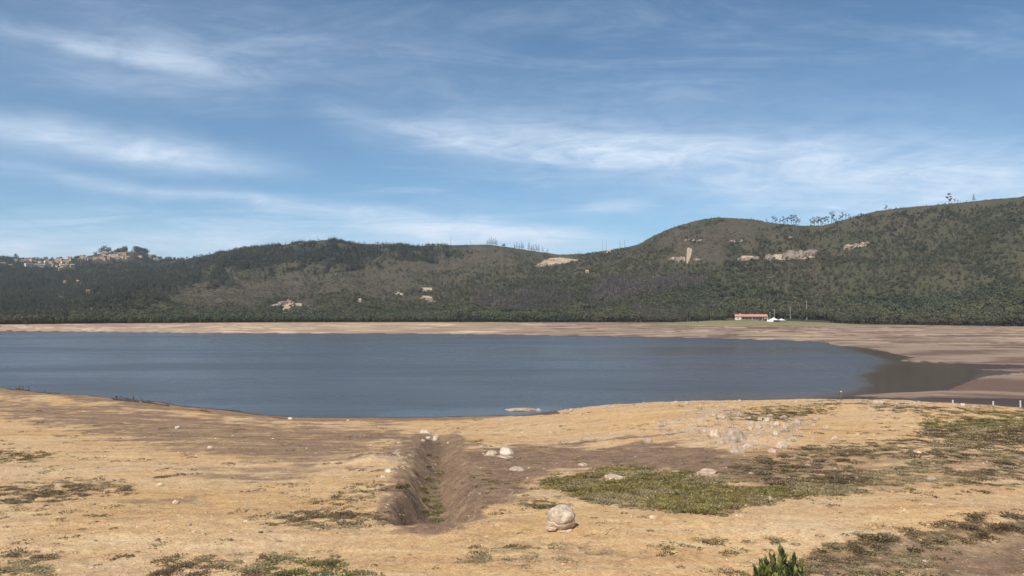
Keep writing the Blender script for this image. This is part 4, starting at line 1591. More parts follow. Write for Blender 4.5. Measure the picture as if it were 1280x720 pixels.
rock(614, 570, 20, 8, 'pointed pale slab lying left of the pair right of the ditch', k=1, dy=0.8)
rock(633, 567, 18, 9, 'bright pale block beside the pointed slab, right of the ditch', white=True, k=0)
rock(631, 572, 20, 3, 'flat pale slab lying in front of the bright block right of the ditch', k=2)
rock(648, 588, 20, 6, 'low triangular pale slab right of the ditch, nearer than the pair', k=3)
rock(531, 541.5, 14, 5, 'farther pale rock at the far head of the ditch', white=True, k=1)
rock(535.5, 549, 8, 5, 'left bright rock of the close pair at the head of the ditch', white=True, k=2)
rock(544, 550, 8, 6, 'right bright rock of the close pair at the head of the ditch', white=True, k=3)
rock(528.5, 551.5, 5, 3, 'small pale stone left of the bright pair at the ditch head', k=4)
rock(486, 590, 9, 5, 'pale stone on the left rim of the ditch under the sandy heap', white=True, k=0)
rock(479, 597, 8, 4, 'small white stone on the left rim of the ditch', white=True, k=1)
rock(499, 554, 7, 3, 'flat pale stone left of the head of the ditch', k=5)
rock(222, 536, 7, 4.5, 'small white block alone on the left flat near the shore', white=True, k=2)
rock(263, 560.5, 7, 3.5, 'small white stone on the left flat, nearer than the white block', white=True, k=3)
rock(363, 524, 6, 3, 'white stone lying at the near shoreline left of centre', white=True, k=0)
rock(435, 526, 4, 2, 'tiny white stone at the near shoreline', white=True, k=1)
rock(560, 554, 3.5, 2, 'tiny white stone right of the ditch head', white=True, k=1)
rock(601, 559, 4, 1.8, 'tiny pale stone above the pair of slabs', white=True, k=2)
rock(770, 599, 30, 5, 'flat sand coloured slab in the middle of the green mat', k=3)
rock(918, 552, 27, 17, 'broad pale boulder in the rocky patch on the right', k=4, cat='boulder', name='boulder')
rock(893, 548, 17, 11, 'angular pinkish boulder left of the broad one in the rocky patch', k=0, cat='boulder', name='boulder')
rock(903, 523, 9, 6, 'pinkish block in the upper part of the rocky patch', k=5)
rock(893, 521, 8, 5, 'pinkish stone at the left end of the upper rocky patch', k=1)
rock(911, 519, 7, 5, 'upright pink stone beside the dark tufts of the rocky patch', k=2)
rock(1097, 504, 16, 5, 'rounded pale rock on the crest against the dark mud', k=6)
rock(845, 591, 9, 4, 'pale stone at the upper right rim of the green mat', k=2)
rock(885, 592, 26, 6, 'low pale outcrop between the green mat and the brown patch', k=0)
rock(962, 625, 6, 5, 'pale stone at the right tip of the green mat', k=1)
rock(1165, 600, 9, 5, 'pale stone among grey tufts on the right', k=3)
rock(673, 513.5, 6, 3, 'small stone on the crest by the water near the sand bar', k=4)
rock(696, 510, 6, 3, 'second small stone on the crest by the water', white=True, k=0)
rock(1203, 507, 6, 3.5, 'white stone on the crest between two posts', white=True, k=2)
rock(728, 582, 11, 4, 'dark stone on the brown silt above the green mat', k=2)['label'] = 'low stone on the brown silt above the green mat'
rng2 = random.Random(5)
for i in range(70):
    px, py = rng2.gauss(942, 36), rng2.gauss(538, 13)
    py = min(max(py, 508), 566)
    s_ = rng2.uniform(3, 10) * (0.7 + (py - 505) / 80)
    zn = ('upper' if py < 530 else 'lower') + (' left' if px < 925 else ' middle' if px < 968 else ' right')
    rock(px, py, s_, s_ * 0.6, 'loose pale rock in the %s of the rocky patch on the right hump' % zn, 'loose rocks in the %s of the rocky patch' % zn, k=i)
for i in range(46):
    px = rng2.uniform(700, 1240)
    py = float(np.interp(px, [680, 740, 800, 860, 920, 1060, 1130, 1200, 1280], [515, 509, 505, 503, 501.8, 501.6, 503, 506, 511])) + rng2.uniform(0.2, 2.5)
    s_ = rng2.uniform(2.5, 6)
    zn = 'near the sand bar' if px < 800 else 'left of the rocky patch' if px < 890 else 'behind the rocky patch' if px < 1010 else 'around the rounded crest rock' if px < 1110 else 'near the leftmost post' if px < 1195 else 'between the right posts'
    rock(px, py, s_, s_ * 0.6, 'small pale stone on the crest line ' + zn, 'stones on the crest ' + zn, k=i)
for i in range(24):
    px, py = rng2.uniform(10, 1270), rng2.uniform(565, 716)
    s_ = rng2.uniform(2.5, 5)
    zn = ('left foreground' if px < 330 else 'sand left of the ditch' if px < 480 else 'ground between ditch and boulder' if px < 690 else 'sand right of the boulder' if px < 950 else 'right foreground')
    rock(px, py, s_, s_ * 0.5, 'small stone lying loose on the ' + zn, 'loose stones on the ' + zn, k=i, white=rng2.random() < .2)

# ------------------------------------------------------------------ the long house by the far shore
def gable(mb, x0, x1, y0, y1, z0, zr, over=0.5, th=0.18):
    """a ridge roof along x with real thickness"""
    yc = (y0 + y1) / 2
    a, b, c, d = x0 - over, x1 + over, y0 - over, y1 + over
    vs = [(a, c, z0), (b, c, z0), (b, yc, zr), (a, yc, zr), (a, d, z0), (b, d, z0)]
    vs += [(x, y, z - th) for x, y, z in vs]
    mb.add(vs, [(0, 1, 2, 3), (3, 2, 5, 4), (7, 6, 9, 8), (8, 9, 10, 11), (0, 6, 7, 1), (5, 11, 10, 4), (1, 7, 8, 2), (2, 8, 11, 5), (6, 0, 3, 9), (9, 3, 4, 10)])
    return mb


def wall_mb(x0, x1, y0, y1, z0, h, zr=None):
    mb = MB()
    yc = (y0 + y1) / 2
    zr = zr if zr is not None else z0 + h
    vs = [(x0, y0, z0), (x1, y0, z0), (x1, y1, z0), (x0, y1, z0), (x0, y0, z0 + h), (x1, y0, z0 + h), (x1, y1, z0 + h), (x0, y1, z0 + h), (x0, yc, zr), (x1, yc, zr)]
    mb.add(vs, [(3, 2, 1, 0), (0, 1, 5, 4), (2, 3, 7, 6), (1, 2, 6, 9, 5), (3, 0, 4, 8, 7), (4, 5, 9, 8), (8, 9, 6, 7)])
    return mb


def face_cam(x, y):
    """rotation that turns a front (local -y) to the lake"""
    return -math.atan2(x, y)


hx, hy, hz = hit(939, 399.6, rmin=600)
PXM = math.hypot(hx, hy) / F
house = empty('farmhouse', (hx, hy, hz), face_cam(hx, hy) + 0.05)
tag(house, 'long low white house with salmon tiled roof and dark porch under the hill', 'house')
HL = 37 * PXM
x0, x1 = -HL / 2, HL / 2
wall_mb(x0 + 5.4, x1 - 4.0, 0.0, 6.5, -0.5, 3.2 + 0.5, 4.6).build('wall', M_PLASTER_GREY, house)
wall_mb(x0, x0 + 5.9, -2.4, 6.0, -0.5, 3.3 + 0.5, 3.5).build('end_block', M_PLASTER, house)
wall_mb(x1 - 3.2, x1 + 0.3, -2.0, 5.8, -0.5, 3.0 + 0.5, 3.2).build('end_block', M_PLASTER, house)
gable(MB(), x0 + 0.2, x1 - 0.6, -2.6, 7.0, 3.35, 5.6, 0.45).build('roof', M_TILE, house)
MB().box(((x0 + x1) / 2, -1.2, -0.1), (HL - 8, 2.6, 0.3)).build('porch_floor', M_PLASTER_GREY, house)
nb = 7
for i in range(nb):
    xx = x0 + 6.6 + (HL - 11.5) * i / (nb - 1)
    p = MB().box((xx, -2.2, 1.62), (0.26, 0.26, 3.2)).build('porch_post', M_DARKWOOD if i % 3 else M_PLASTER, house)
for i in range(nb - 1):
    xx = x0 + 6.6 + (HL - 11.5) * (i + 0.5) / (nb - 1)
    if i in (1, 4):
        dd = MB().box((xx, -0.04, 1.1), (1.1, 0.12, 2.2)).build('door', M_DARKWOOD, house)
        MB().box((xx + 0.4, -0.14, 1.1), (0.08, 0.1, 0.2)).build('handle', M_STEEL, dd)
    else:
        w_ = MB().box((xx, -0.03, 1.7), (1.7, 0.10, 1.2)).build('window', M_DARKWOOD, house)
        MB().box((xx, -0.10, 1.7), (1.4, 0.06, 0.95)).build('pane', M_WINDOW, w_)
MB().box((x0 + 5.1, 2.0, 5.6), (0.7, 0.7, 2.0)).build('chimney', M_PLASTER, house)
MB().box((x0 + 3.0, -2.46, 1.6), (1.3, 0.1, 1.1)).build('window', M_WINDOW, house)

# the white peaked tent beside it
tx, ty, tz = hit(967, 402.2, rmin=600)
tent = empty('marquee', (tx, ty, tz), face_cam(tx, ty))
tag(tent, 'white peaked tent on the grass right of the long house', 'tent')


def tent_roof(w, d, ze, zt, seed):
    mb = MB()
    n, m = 16, 7
    rows = []
    for j in range(m + 1):
        t = j / m
        prof = ze + (zt - ze) * (t ** 1.7)
        for i in range(n):
            a = 2 * math.pi * i / n
            ca, sa = math.cos(a), math.sin(a)
            k = 1 / max(abs(ca), abs(sa)) ** (1 - t)
            mb.v.append((ca * k * w / 2 * (1 - t) * 0.98 + 0.001 * ca, sa * k * d / 2 * (1 - t) * 0.98 + 0.001 * sa, prof))
    for j in range(m):
        for i in range(n):
            a, b = j * n + i, j * n + (i + 1) % n
            mb.f.append((a, b, b + n, a + n))
    return mb


TW = 14 * PXM
tent_roof(TW, 7.5, 1.7, 4.3, 1).build('canopy', M_TENT, tent, True)
sec = tent_roof(11 * PXM, 6.5, 1.5, 3.2, 2)
o = sec.build('canopy', M_TENT, tent, True)
o.location = (8.2 * PXM, 0.5, 0)
MB().box((0, 3.6, 0.9), (TW, 0.08, 1.9)).build('side_cloth', M_TENT, tent)
MB().box((-TW * 0.25, -3.62, 0.9), (TW * 0.5, 0.08, 1.7)).build('side_cloth', M_TENT, tent)
for sx_, sy_ in ((-1, -1), (1, -1), (-1, 1), (1, 1)):
    MB().tube([(sx_ * TW * .47, sy_ * 3.5, -0.3), (sx_ * TW * .47, sy_ * 3.5, 1.8)], [0.06, 0.06], 6).build('pole', M_STEEL, tent)
MB().tube([(0, 0, -0.3), (0, 0, 4.4)], [0.07, 0.05], 6).build('pole', M_STEEL, tent)


def car(px, py, label, rot=0.0):
    x, y, z = hit(px, py, rmin=600)
    t = empty('parked_van', (x, y, z), face_cam(x, y) + rot)
    tag(t, label, 'van')
    mb = MB()
    prof = [(-2.5, 0.35), (-2.5, 1.25), (-1.75, 1.45), (-1.15, 2.05), (2.3, 2.1), (2.5, 1.9), (2.5, 0.35)]
    n = len(prof)
    vs = [(a, -0.9, b) for a, b in prof] + [(a, 0.9, b) for a, b in prof]
    fs = [tuple(range(n)), tuple(range(n, 2 * n))[::-1]] + [(i, i + n, (i + 1) % n + n, (i + 1) % n) for i in range(n)]
    mb.add(vs, fs)
    mb.build('body', M_CARW, t)
    for a in (-0.55, 0.55, 1.6):
        MB().box((a, 0, 1.65), (0.8, 1.84, 0.5)).build('window', M_WINDOW, t)
    for a in (-1.6, 1.6):
        for b in (-0.82, 0.82):
            MB().tube([(a, b - 0.12, 0.36), (a, b + 0.12, 0.36)], [0.36, 0.36], 12).build('wheel', M_TYRE, t)
    return t


car(1012, 398.2, 'white van at the left end of the row right of the tent')
car(1020, 398.4, 'white van beside the first van, right of the tent', 0.4)
car(1042, 397.6, 'white van farthest right on the grass, by the hedge', -0.3)


def shed(px, py, w, h, label, roofm, rot=0.0, wall=None, rmin=600):
    x, y, z = hit(px, py, rmin=rmin)
    q = math.hypot(x, y) / F
    t = empty('house', (x, y, z), face_cam(x, y) + rot)
    tag(t, label, 'house')
    wW, hH = w * q, h * q
    d = min(wW, 9) * 0.75
    wall_mb(-wW / 2, wW / 2, 0, d, -2.5, hH * 0.62 + 2.5, hH).build('wall', wall or M_PLASTER, t)
    gable(MB(), -wW / 2, wW / 2, 0, d, hH * 0.62, hH * 1.02 + 0.15, 0.35).build('roof', roofm, t)
    MB().box((-wW * .22, -0.03, hH * .3), (wW * .16, 0.1, hH * .24)).build('window', M_WINDOW, t)
    MB().box((wW * .12, -0.03, hH * .25), (wW * .12, 0.1, hH * .44)).build('door', M_DARKWOOD, t)
    return t


shed(910, 377, 6, 5, 'small white cabin among the trees on the slope above the long house', M_TILE_PALE, 0.5)
shed(734, 341.5, 3.5, 4, 'tiny white hut at the middle of the slope under the low saddle', M_TILE_PALE, 0.2)
shed(761, 316, 4.5, 3.6, 'white hut just below the saddle ridge near the masts', M_TILE_PALE, 0.2)
shed(450, 377.5, 2.6, 4, 'narrow white hut low on the middle slope', M_TILE_PALE, 0.1)
shed(691, 326.5, 10, 3.4, 'wide pale building on the bare orange cut of the saddle', M_TILE_PALE, 0.1, M_PLASTER_WARM)
shed(1161, 0 + 398.0, 5, 2.6, 'small white shed at the hedge on the right of the meadow', M_TILE_PALE, 0.1) if False else None

# ------------------------------------------------------------------ the village on the far left ridge
random.seed(23)
HM = []
for k in range(5):
    w_, d_, h_ = [(15, 9, 6), (11, 8, 7.5), (20, 9, 5.5), (9, 8, 9), (13, 10, 5)][k]
    wm = wall_mb(-w_ / 2, w_ / 2, -d_ / 2, d_ / 2, -5, h_ + 5, h_ + 2.2)
    HM.append((w_, d_, h_, wm))


def where_label(px, py, i):
    if py > 345:
        return ['in the wooded hollow below the village'][0]
    if px < 30:
        return 'at the village\'s left end'
    if px < 95:
        return 'in the village\'s crowded left row'
    if px < 170:
        return 'under the village\'s round tree crowns'
    return 'at the village\'s right end'


for i, ((px, py), (x, y, z)) in enumerate(zip(HOUSE_PX, HOUSE_POS)):
    k = random.randrange(5)
    if py > 345:
        k = random.choice((1, 3))
    w_, d_, h_, wm = HM[k]
    wallm = random.choice([(M_PLASTER_WARM, 'tan')] * 4 + [(M_PLASTER, 'white'), (M_PLASTER_GREY, 'grey')])
    roofm = random.choice([(M_TILE_PALE, 'pale')] * 5 + [(M_TILE, 'salmon'), (M_TILE_RED, 'dark red')])
    t = empty('village_house', (x, y, z), face_cam(x, y) + random.uniform(-0.7, 0.7), (0.50 + 0.24 * random.random()) if py < 345 else 0.40)
    loc = where_label(px, py, i)
    tag(t, '%s house with a %s roof %s' % (wallm[1], roofm[1], loc), 'house', 'houses of the far village, %s %s %s' % (wallm[1], roofm[1], loc))
    link(wm.mesh('wall', wallm[0]), 'wall', t)
    link(gable(MB(), -w_ / 2, w_ / 2, -d_ / 2, d_ / 2, h_ + 0.05, h_ + 2.5, 0.7, 0.3).mesh('roof', roofm[0]), 'roof', t)
    nw = max(2, int(w_ / 4.5))
    wmsh = MB().box((0, 0, 0), (1.7, 0.16, 1.8)).mesh('window', M_WINDOW)
    for q in range(nw):
        link(wmsh, 'window', t, (-w_ / 2 + w_ * (q + .5) / nw, -d_ / 2 - 0.05, h_ * 0.55))

# ------------------------------------------------------------------ single trees
random.seed(31)


def tree_thing(name, trunk, crown, tm, cm, label, cat, group, px=None, py=None, hgt=None, base_h=None, pos=None, rz=None, sink=0.0):
    x, y, z = pos if pos is not None else hit(px, py, rmin=700)
    s_ = hgt * math.hypot(x, y) / F / base_h if hgt is not None else 1.0
    t = empty(name, (x, y, z - sink), random.uniform(0, 6.28) if rz is None else rz, s_)
    tag(t, label, cat, group)
    link(trunk, 'trunk', t)
    link(crown, 'crown', t)
    return t


# tall trees with umbrella crowns
EU = []
for k in range(5):
    random.seed(300 + k)
    mb = MB()
    H = 10.0
    pts = [(0, 0, -0.5), (0.15, 0.1, 3), (0.1, -0.1, 6), (0.2, 0.0, 8.6)]
    mb.tube(pts, [0.19, 0.16, 0.12, 0.06], 6)
    cr = MB()
    tiers = [[(0, 8.6, 2.4), (0.9, 6.6, 1.3)], [(0.3, 9.0, 1.7), (-1.3, 6.6, 1.3), (0.8, 4.8, 0.8)], [(0.8, 8.4, 1.9), (-1.2, 7.0, 1.8), (0.4, 5.2, 1.1)], [(0, 9.2, 1.2), (1.1, 6.8, 1.2), (-1.0, 5.2, 1.1)], [(0, 8.0, 2.8), (0.4, 5.8, 2.2), (-1.4, 4.2, 1.2)]][k]
    for (ox, oz, rr) in tiers:
        mb.tube([(0.1, 0, max(2.0, oz - 2.8)), (ox * .6, 0, oz - 1.2), (ox, 0, oz - 0.1)], [0.08, 0.05, 0.02], 5)
        for w in range(6):
            a = random.uniform(0, 6.28)
            mb.tube([(ox * .5, 0, oz - 1.5), (ox + math.cos(a) * rr * .8, math.sin(a) * rr * .8, oz)], [0.04, 0.015], 4)
        st = random.getstate()
        sub = clump_crown(900 + k * 7 + int(oz), 120, rr * 1.12, rr * random.uniform(0.45, 0.75), oz, 0.42, 7)
        random.setstate(st)
        cr.add([(v[0] + ox, v[1], v[2]) for v in sub.v], sub.f)
    EU.append((mb.mesh('trunk', M_BARK), cr.mesh('crown', M_LEAF_DARK)))
random.seed(33)
EUCS = [(958, 276.5, 6, 3), (966, 277.5, 11, 0), (970, 277.8, 10, 4), (975, 278, 8, 3), (979, 278, 11, 3), (984, 278.5, 12, 2), (989, 279, 14, 1), (992, 279, 15, 2), (996, 279, 12, 3), (998.5, 279.3, 11, 0),
        (1013, 279.5, 10, 0), (1018, 280, 13, 4), (1023, 280, 14, 4), (1026, 280, 12, 2), (1031, 279, 13, 2), (1035, 278, 11, 1), (1039.5, 277.5, 17, 0), (1042, 277, 12, 1), (1050, 274.5, 9, 3), (1045, 276.5, 6, 4), (1015, 280, 7, 2), (1028, 280, 7, 4), (981, 278.5, 6, 4), (1053, 274, 11, 3), (1057, 272, 9, 0), (1061, 271, 7, 0),
        (1108, 260, 8, 4), (1106, 260.5, 5, 2), (1186, 252.5, 14, 1), (1188.5, 252.5, 10, 3), (1193, 252.5, 7, 0), (1197, 252, 5, 0), (1200, 252, 4, 0)]
for i, (px, py, h, k) in enumerate(EUCS):
    if px < 1001:
        lab, grp = 'tall umbrella crowned tree in the left cluster on the right hill skyline', 'left skyline cluster of tall trees'
    elif px < 1065:
        lab, grp = 'tall umbrella crowned tree in the middle cluster on the right hill skyline', 'middle skyline cluster of tall trees'
    elif px < 1150:
        lab, grp = 'lone pair tree on the skyline between the clusters and the right summit', 'lone pair on the skyline'
    else:
        lab, grp = 'spindly tree on the skyline near the right summit', 'spindly trees near the right summit'
    # the spot on the crest line at that bearing
    a, e = azel(px, py)
    k0 = int(np.argmin(np.abs(az_in - a)))
    col = (HZ[k0] - CAMH) / HRR[k0]
    m_ = int(np.argmax(col[:170]))
    rr = rs_hill[m_]
    pos = (math.sin(a) * rr, math.cos(a) * rr, float(HZ[k0, m_]))
    tree_thing('tall_tree', EU[k][0], EU[k][1], None, None, lab, 'tree', grp, hgt=h * 0.95, base_h=10.3, pos=pos, rz=random.uniform(-0.5, 0.5), sink=1.8)
# pines along the middle saddle
PN = []
for k in range(3):
    PN.append((trunk_mb(400 + k, 8.2, 0.18, 0, 0.01).mesh('trunk', M_BARK), pine_crown(410 + k, 240, 1.9, 8.6, 1.4, 0.75).mesh('crown', M_PINE)))
BR = []
for k in range(4):
    BR.append((trunk_mb(430 + k, 6.4, 0.24, 5, 0.05, 0.34).mesh('trunk', M_BARK), clump_crown(440 + k, 330, 3.3, 3.4, 5.2, 0.62, 9).mesh('crown', M_LEAF if k < 3 else M_LEAF_DARK)))
random.seed(35)


def crest(px, rlim=215):
    a, e = azel(px, 320)
    k0 = int(np.argmin(np.abs(az_in - a)))
    col = (HZ[k0] - CAMH) / HRR[k0]
    m_ = int(np.argmax(col[:rlim]))
    rr = rs_hill[m_]
    return (math.sin(a) * rr, math.cos(a) * rr, float(HZ[k0, m_]))


PINES = [(609, 6), (611.5, 8), (614, 9), (616.5, 8), (619, 9), (621, 7), (631, 4), (643, 6), (646, 8), (649, 7), (652, 9), (654, 7), (661, 10), (664, 7), (666.5, 8), (670, 9), (673, 8), (678, 7), (684, 6), (723, 3), (1218, 8)]
for px, h in PINES:
    k = random.randrange(3)
    lab, grp = ('dark conifer in the left clump on the middle ridge', 'left conifers on the middle ridge') if px < 625 else ('dark conifer in the broken row descending to the saddle', 'conifers descending to the saddle')
    if px > 1000:
        lab, grp = 'thin dark conifer on the skyline left of the right summit', None
    elif px > 700:
        lab, grp = 'small conifer alone on the lowest point of the saddle', None
    tree_thing('conifer', PN[k][0], PN[k][1], None, None, lab, 'tree', grp, hgt=h * 1.1, base_h=10.0, pos=crest(px))
for px, h, lab in [(20, 6, 'bushy tree standing up from the skyline at the far left'), (126, 8, 'left of the round crowns above the far village'), (131, 10, 'round dark crown above the far village'), (136, 9, 'right one of the round crowns above the far village'),
                   (119, 6, 'lower tree left of the round crowns above the far village'), (148, 5, 'small round tree right of the village crowns'), (165, 4, 'tree on top of the wooded dome behind the village'), (172, 4, 'tree on the right flank of the wooded dome behind the village'),
                   (213, 5, 'pointed tree in the dip right of the far village'), (219, 5, 'second pointed tree in the dip right of the far village'), (630, 5, 'low bushy tree between the conifer clumps on the middle ridge')]:
    k = random.randrange(4)
    tree_thing('broadleaf_tree', BR[k][0], BR[k][1], None, None, lab, 'tree', None, hgt=h * 1.25, base_h=9.4, pos=crest(px), sink=6.0 if px < 230 else 3.0)

random.seed(39)
for i in range(64):
    if i < 34:
        px, h = random.uniform(138, 190), 0
        h = 6.0 - 4.2 * abs((px - 166) / 26) ** 2
        lab, grp = 'dark tree of the wooded dome behind the right end of the village', 'trees of the wooded dome behind the village'
    elif i < 52:
        px, h = random.uniform(42, 104), 2.6
        lab, grp = 'low dark tree on the skyline above the crowded left row of the village', 'skyline trees above the left row of the village'
    else:
        px, h = random.uniform(190, 232), 2.8
        lab, grp = 'low dark tree in the skyline dip right of the village', 'trees in the skyline dip right of the village'
    k = random.randrange(4)
    tree_thing('broadleaf_tree', BR[k][0], BR[k][1], None, None, lab, 'tree', grp, hgt=h * random.uniform(1.0, 1.4) + 2.0, base_h=9.4, pos=crest(px), sink=4.5)

# the line of trees along the foot of the hills
random.seed(41)
for i in range(230):
    px = -20 + 1320 * (i + random.random()) / 230
    r = random.uniform(776, 845) + 12 * math.sin(px * 0.021)
    if px < 640 and random.random() < 0.45:
        continue
    if 908 < px < 1038:
        r = random.uniform(812, 840)
    a, e = azel(px, 400)
    x, y = math.sin(a) * r, math.cos(a) * r
    z = float(ground_z(x, y)[0])
    hh = random.uniform(3.2, 7.0) if px < 600 else random.uniform(5.0, 10.5)
    if random.random() < 0.18:
        hh *= 1.35
    k = random.randrange(4)
    if px < 330:
        lab, grp = 'dark bushy tree at the foot of the left hills', 'trees at the foot of the left hills'
    elif px < 640:
        lab, grp = 'bushy tree at the foot of the middle slopes', 'trees at the foot of the middle slopes'
    elif px < 905:
        lab, grp = 'tall dark tree in the wood left of the long house', 'trees left of the long house'
    elif px < 1045:
        lab, grp = 'tree in the row behind the long house and the tent', 'trees behind the long house'
    else:
        lab, grp = 'dark tree at the foot of the right hill', 'trees at the foot of the right hill'
    edges = [(90, 'under the far village'), (170, 'below the wooded dome'), (260, 'right of the village spur'), (330, 'left of the quarry'), (420, 'below the bright quarry'), (500, 'right of the quarry'), (560, 'below the pale middle scars'),
             (640, 'right of the middle scars'), (720, 'below the bare saddle cut'), (790, 'before the grey wood'), (850, 'below the landslide scar'), (905, 'nearest the long house'), (960, 'straight behind the long house'), (1000, 'behind the tent'), (1045, 'behind the vans'), (1110, 'beyond the hedge'), (1190, 'below the right crags slope'), (9999, 'at the right edge')]
    zn = [e[1] for e in edges if px < e[0]][0]
    lab = lab + ', ' + zn
    grp = grp + ', ' + zn
    if 700 < px < 880 and random.random() < 0.3:
        tr, cr = wood_greys[random.randrange(2)] if 'wood_greys' in globals() else BR[k]
        tree_thing('bare_tree', tr, cr, None, None, 'grey thin crowned tree in the wood left of the long house', 'tree', 'grey trees left of the long house', hgt=hh, base_h=9, pos=(x, y, z))
        continue
    tree_thing('broadleaf_tree', BR[k][0], BR[k][1], None, None, lab, 'tree', grp, hgt=hh, base_h=9.4, pos=(x, y, z))
for i, (px, py, h) in enumerate([(1043, 401.5, 4), (1047, 402, 5), (1053, 402.5, 5), (1056, 401.5, 4), (957, 401, 3.5), (950, 400.8, 2.5), (1004, 400.5, 3), (987, 400, 2), (872, 402.6, 2)]):
    x, y, z = hit(px, py, rmin=600)
    lab = ['round bush at the left of the hedge on the meadow', 'bush in the middle of the hedge on the meadow', 'larger bush at the right of the hedge on the meadow', 'bush behind the hedge on the meadow', 'dark bush between the long house and the tent',
           'low bush in front of the porch of the long house', 'dark bush left of the vans on the meadow', 'low bush just right of the tent', 'low bush alone on the shore left of the long house'][i]
    t = tag(link(clump_crown(700 + i, 130, 1.6, 1.2, 0.9, 0.5, 6).mesh('bush', M_LEAF_DARK), 'bush', None, (x, y, z), 0, h * 0.82 / 2.1), lab, 'bush')

# masts on the ridges
random.seed(43)
for px, h, lab in [(397, 6, 'thin mast on the top of the middle left hill'), (473.5, 5, 'left one of two thin masts on the middle slope'), (477.5, 6, 'right one of two thin masts on the middle slope'), (563.5, 10, 'tall lattice mast on the middle ridge'), (588, 5, 'short mast right of the tall lattice mast'),
                   (753, 13, 'left tall mast on the saddle before the right hill'), (758, 11, 'second tall mast on the saddle before the right hill'), (775, 10, 'third mast on the slope rising to the right hill'), (781, 9, 'fourth mast on the slope rising to the right hill')]:
    if 470 < px < 480:
        pos = hit(px, 312.5, rmin=800)
    else:
        pos = crest(px, 170)
    s_ = math.hypot(pos[0], pos[1]) / F
    H = h * s_ + 2
    t = empty('radio_mast', pos, 0.4)
    tag(t, lab, 'mast')
    w = 0.55
    for a in range(3):
        ca, sa = math.cos(a * 2.094), math.sin(a * 2.094)
        MB().tube([(ca * w, sa * w, -1), (ca * w * .35, sa * w * .35, H)], [0.09, 0.06], 4).build('leg', M_STEEL, t)
    mb = MB()
    for q in range(int(H / 1.6)):
        z = q * 1.6
        k1 = w * (1 - .65 * z / H)
        for a in range(3):
            mb.tube([(math.cos(a * 2.094) * k1, math.sin(a * 2.094) * k1, z), (math.cos((a + 1) * 2.094) * k1 * .95, math.sin((a + 1) * 2.094) * k1 * .95, z + 1.5)], [0.05, 0.05], 3)
    mb.build('lattice', M_STEEL, t)
    MB().tube([(0, 0, H - 0.2), (0, 0, H + 1.5)], [0.06, 0.04], 4).build('antenna', M_STEEL, t)

# poles on the meadow
for px, py, h, lab in [(988, 399.5, 15, 'tall pale pole right of the tent'), (1008.5, 400, 22, 'tallest pale pole, standing behind the vans'), (962.5, 399.5, 9, 'short pole behind the tent'), (968, 399, 12, 'pole between the long house and the tall pole')]:
    x, y, z = hit(px, py, rmin=600)
    s_ = math.hypot(x, y) / F
    t = empty('pole', (x, y, z), face_cam(x, y))
    tag(t, lab, 'pole')
    MB().tube([(0, 0, -0.5), (0, 0, h * s_)], [0.17, 0.10], 8).build('shaft', M_POST, t)
    MB().box((0, 0, h * s_ - 0.5), (1.8, 0.14, 0.14)).build('crossarm', M_STEEL, t)

# ------------------------------------------------------------------ crags on the right hill
random.seed(51)


def crag(pts, h, n, label, depth=4.0, scale=1.0):
    P = [hit(*p, rmin=850) for p in pts]
    x, y, z = P[0]
    t = empty('rock_outcrop', (x, y, z), 0)
    tag(t, label, 'cliff')
    s_ = math.hypot(x, y) / F
    for i in range(n):
        u = (i + random.uniform(0.2, 0.8)) / n * (len(P) - 1)
        k = min(int(u), len(P) - 2)
        f = u - k
        q = [P[k][j] * (1 - f) + P[k + 1][j] * f for j in range(3)]
        gz = float(ground_z(q[0], q[1])[0])
        hh = h * s_ * random.uniform(0.55, 1.25)
        mb = crag_rocks[random.randrange(4)]
        o = link(mb, 'rock', t, (q[0] - x + random.uniform(-2, 2), q[1] - y + random.uniform(-1.5, 1.5), gz - z + hh * 0.12), random.uniform(-0.5, 0.5))
        o.scale = (hh * random.uniform(0.45, 1.0), depth, hh * 0.75)
    return t


crag_rocks = [rock_mb(500 + i, 3, 14, 0.6, 0.16).mesh('rock', M_CLIFF) for i in range(4)]
crag([(982, 323), (995, 321.5), (1008, 319.5), (1019, 317.5)], 8, 22, 'long pinkish cliff band, widest of the crags on the right hill')
crag([(958, 324), (966, 323)], 5.5, 7, 'short cliff just left of the widest crag on the right hill')
crag([(925, 325), (935, 325), (948, 324)], 4.5, 10, 'low broken pale crag between the landslide scar and the wide cliff')
crag([(838, 325), (846, 325.5), (854, 325)], 4, 8, 'small rocks just left of the landslide scar')
crag([(868, 325), (877, 326)], 3, 4, 'few small rocks just right of the landslide scar')
crag([(856, 302), (868, 301), (880, 302)], 3.5, 7, 'small rocks above the landslide scar near the hill top')
crag([(1055, 312), (1065, 309), (1085, 305)], 4, 9, 'grey crag slanting up on the right of the wide cliff')
crag([(913, 302), (930, 300.5)], 2.6, 6, 'thin pale ledge high on the dome of the right hill')
crag([(982, 298), (992, 298)], 2.4, 4, 'thin pale ledge above the wide cliff')
crag([(670, 334), (678, 331), (688, 332)], 4, 7, 'pale rocks at the left of the bare cut on the saddle')
crag([(352, 383), (360, 378), (368, 381)], 5, 6, 'bright quarry rocks low on the left slopes')
crag([(530, 374), (537, 376), (543, 379)], 4, 6, 'pale rocks of the lower scar on the middle slope')

# ------------------------------------------------------------------ driftwood, posts, sticks
random.seed(61)


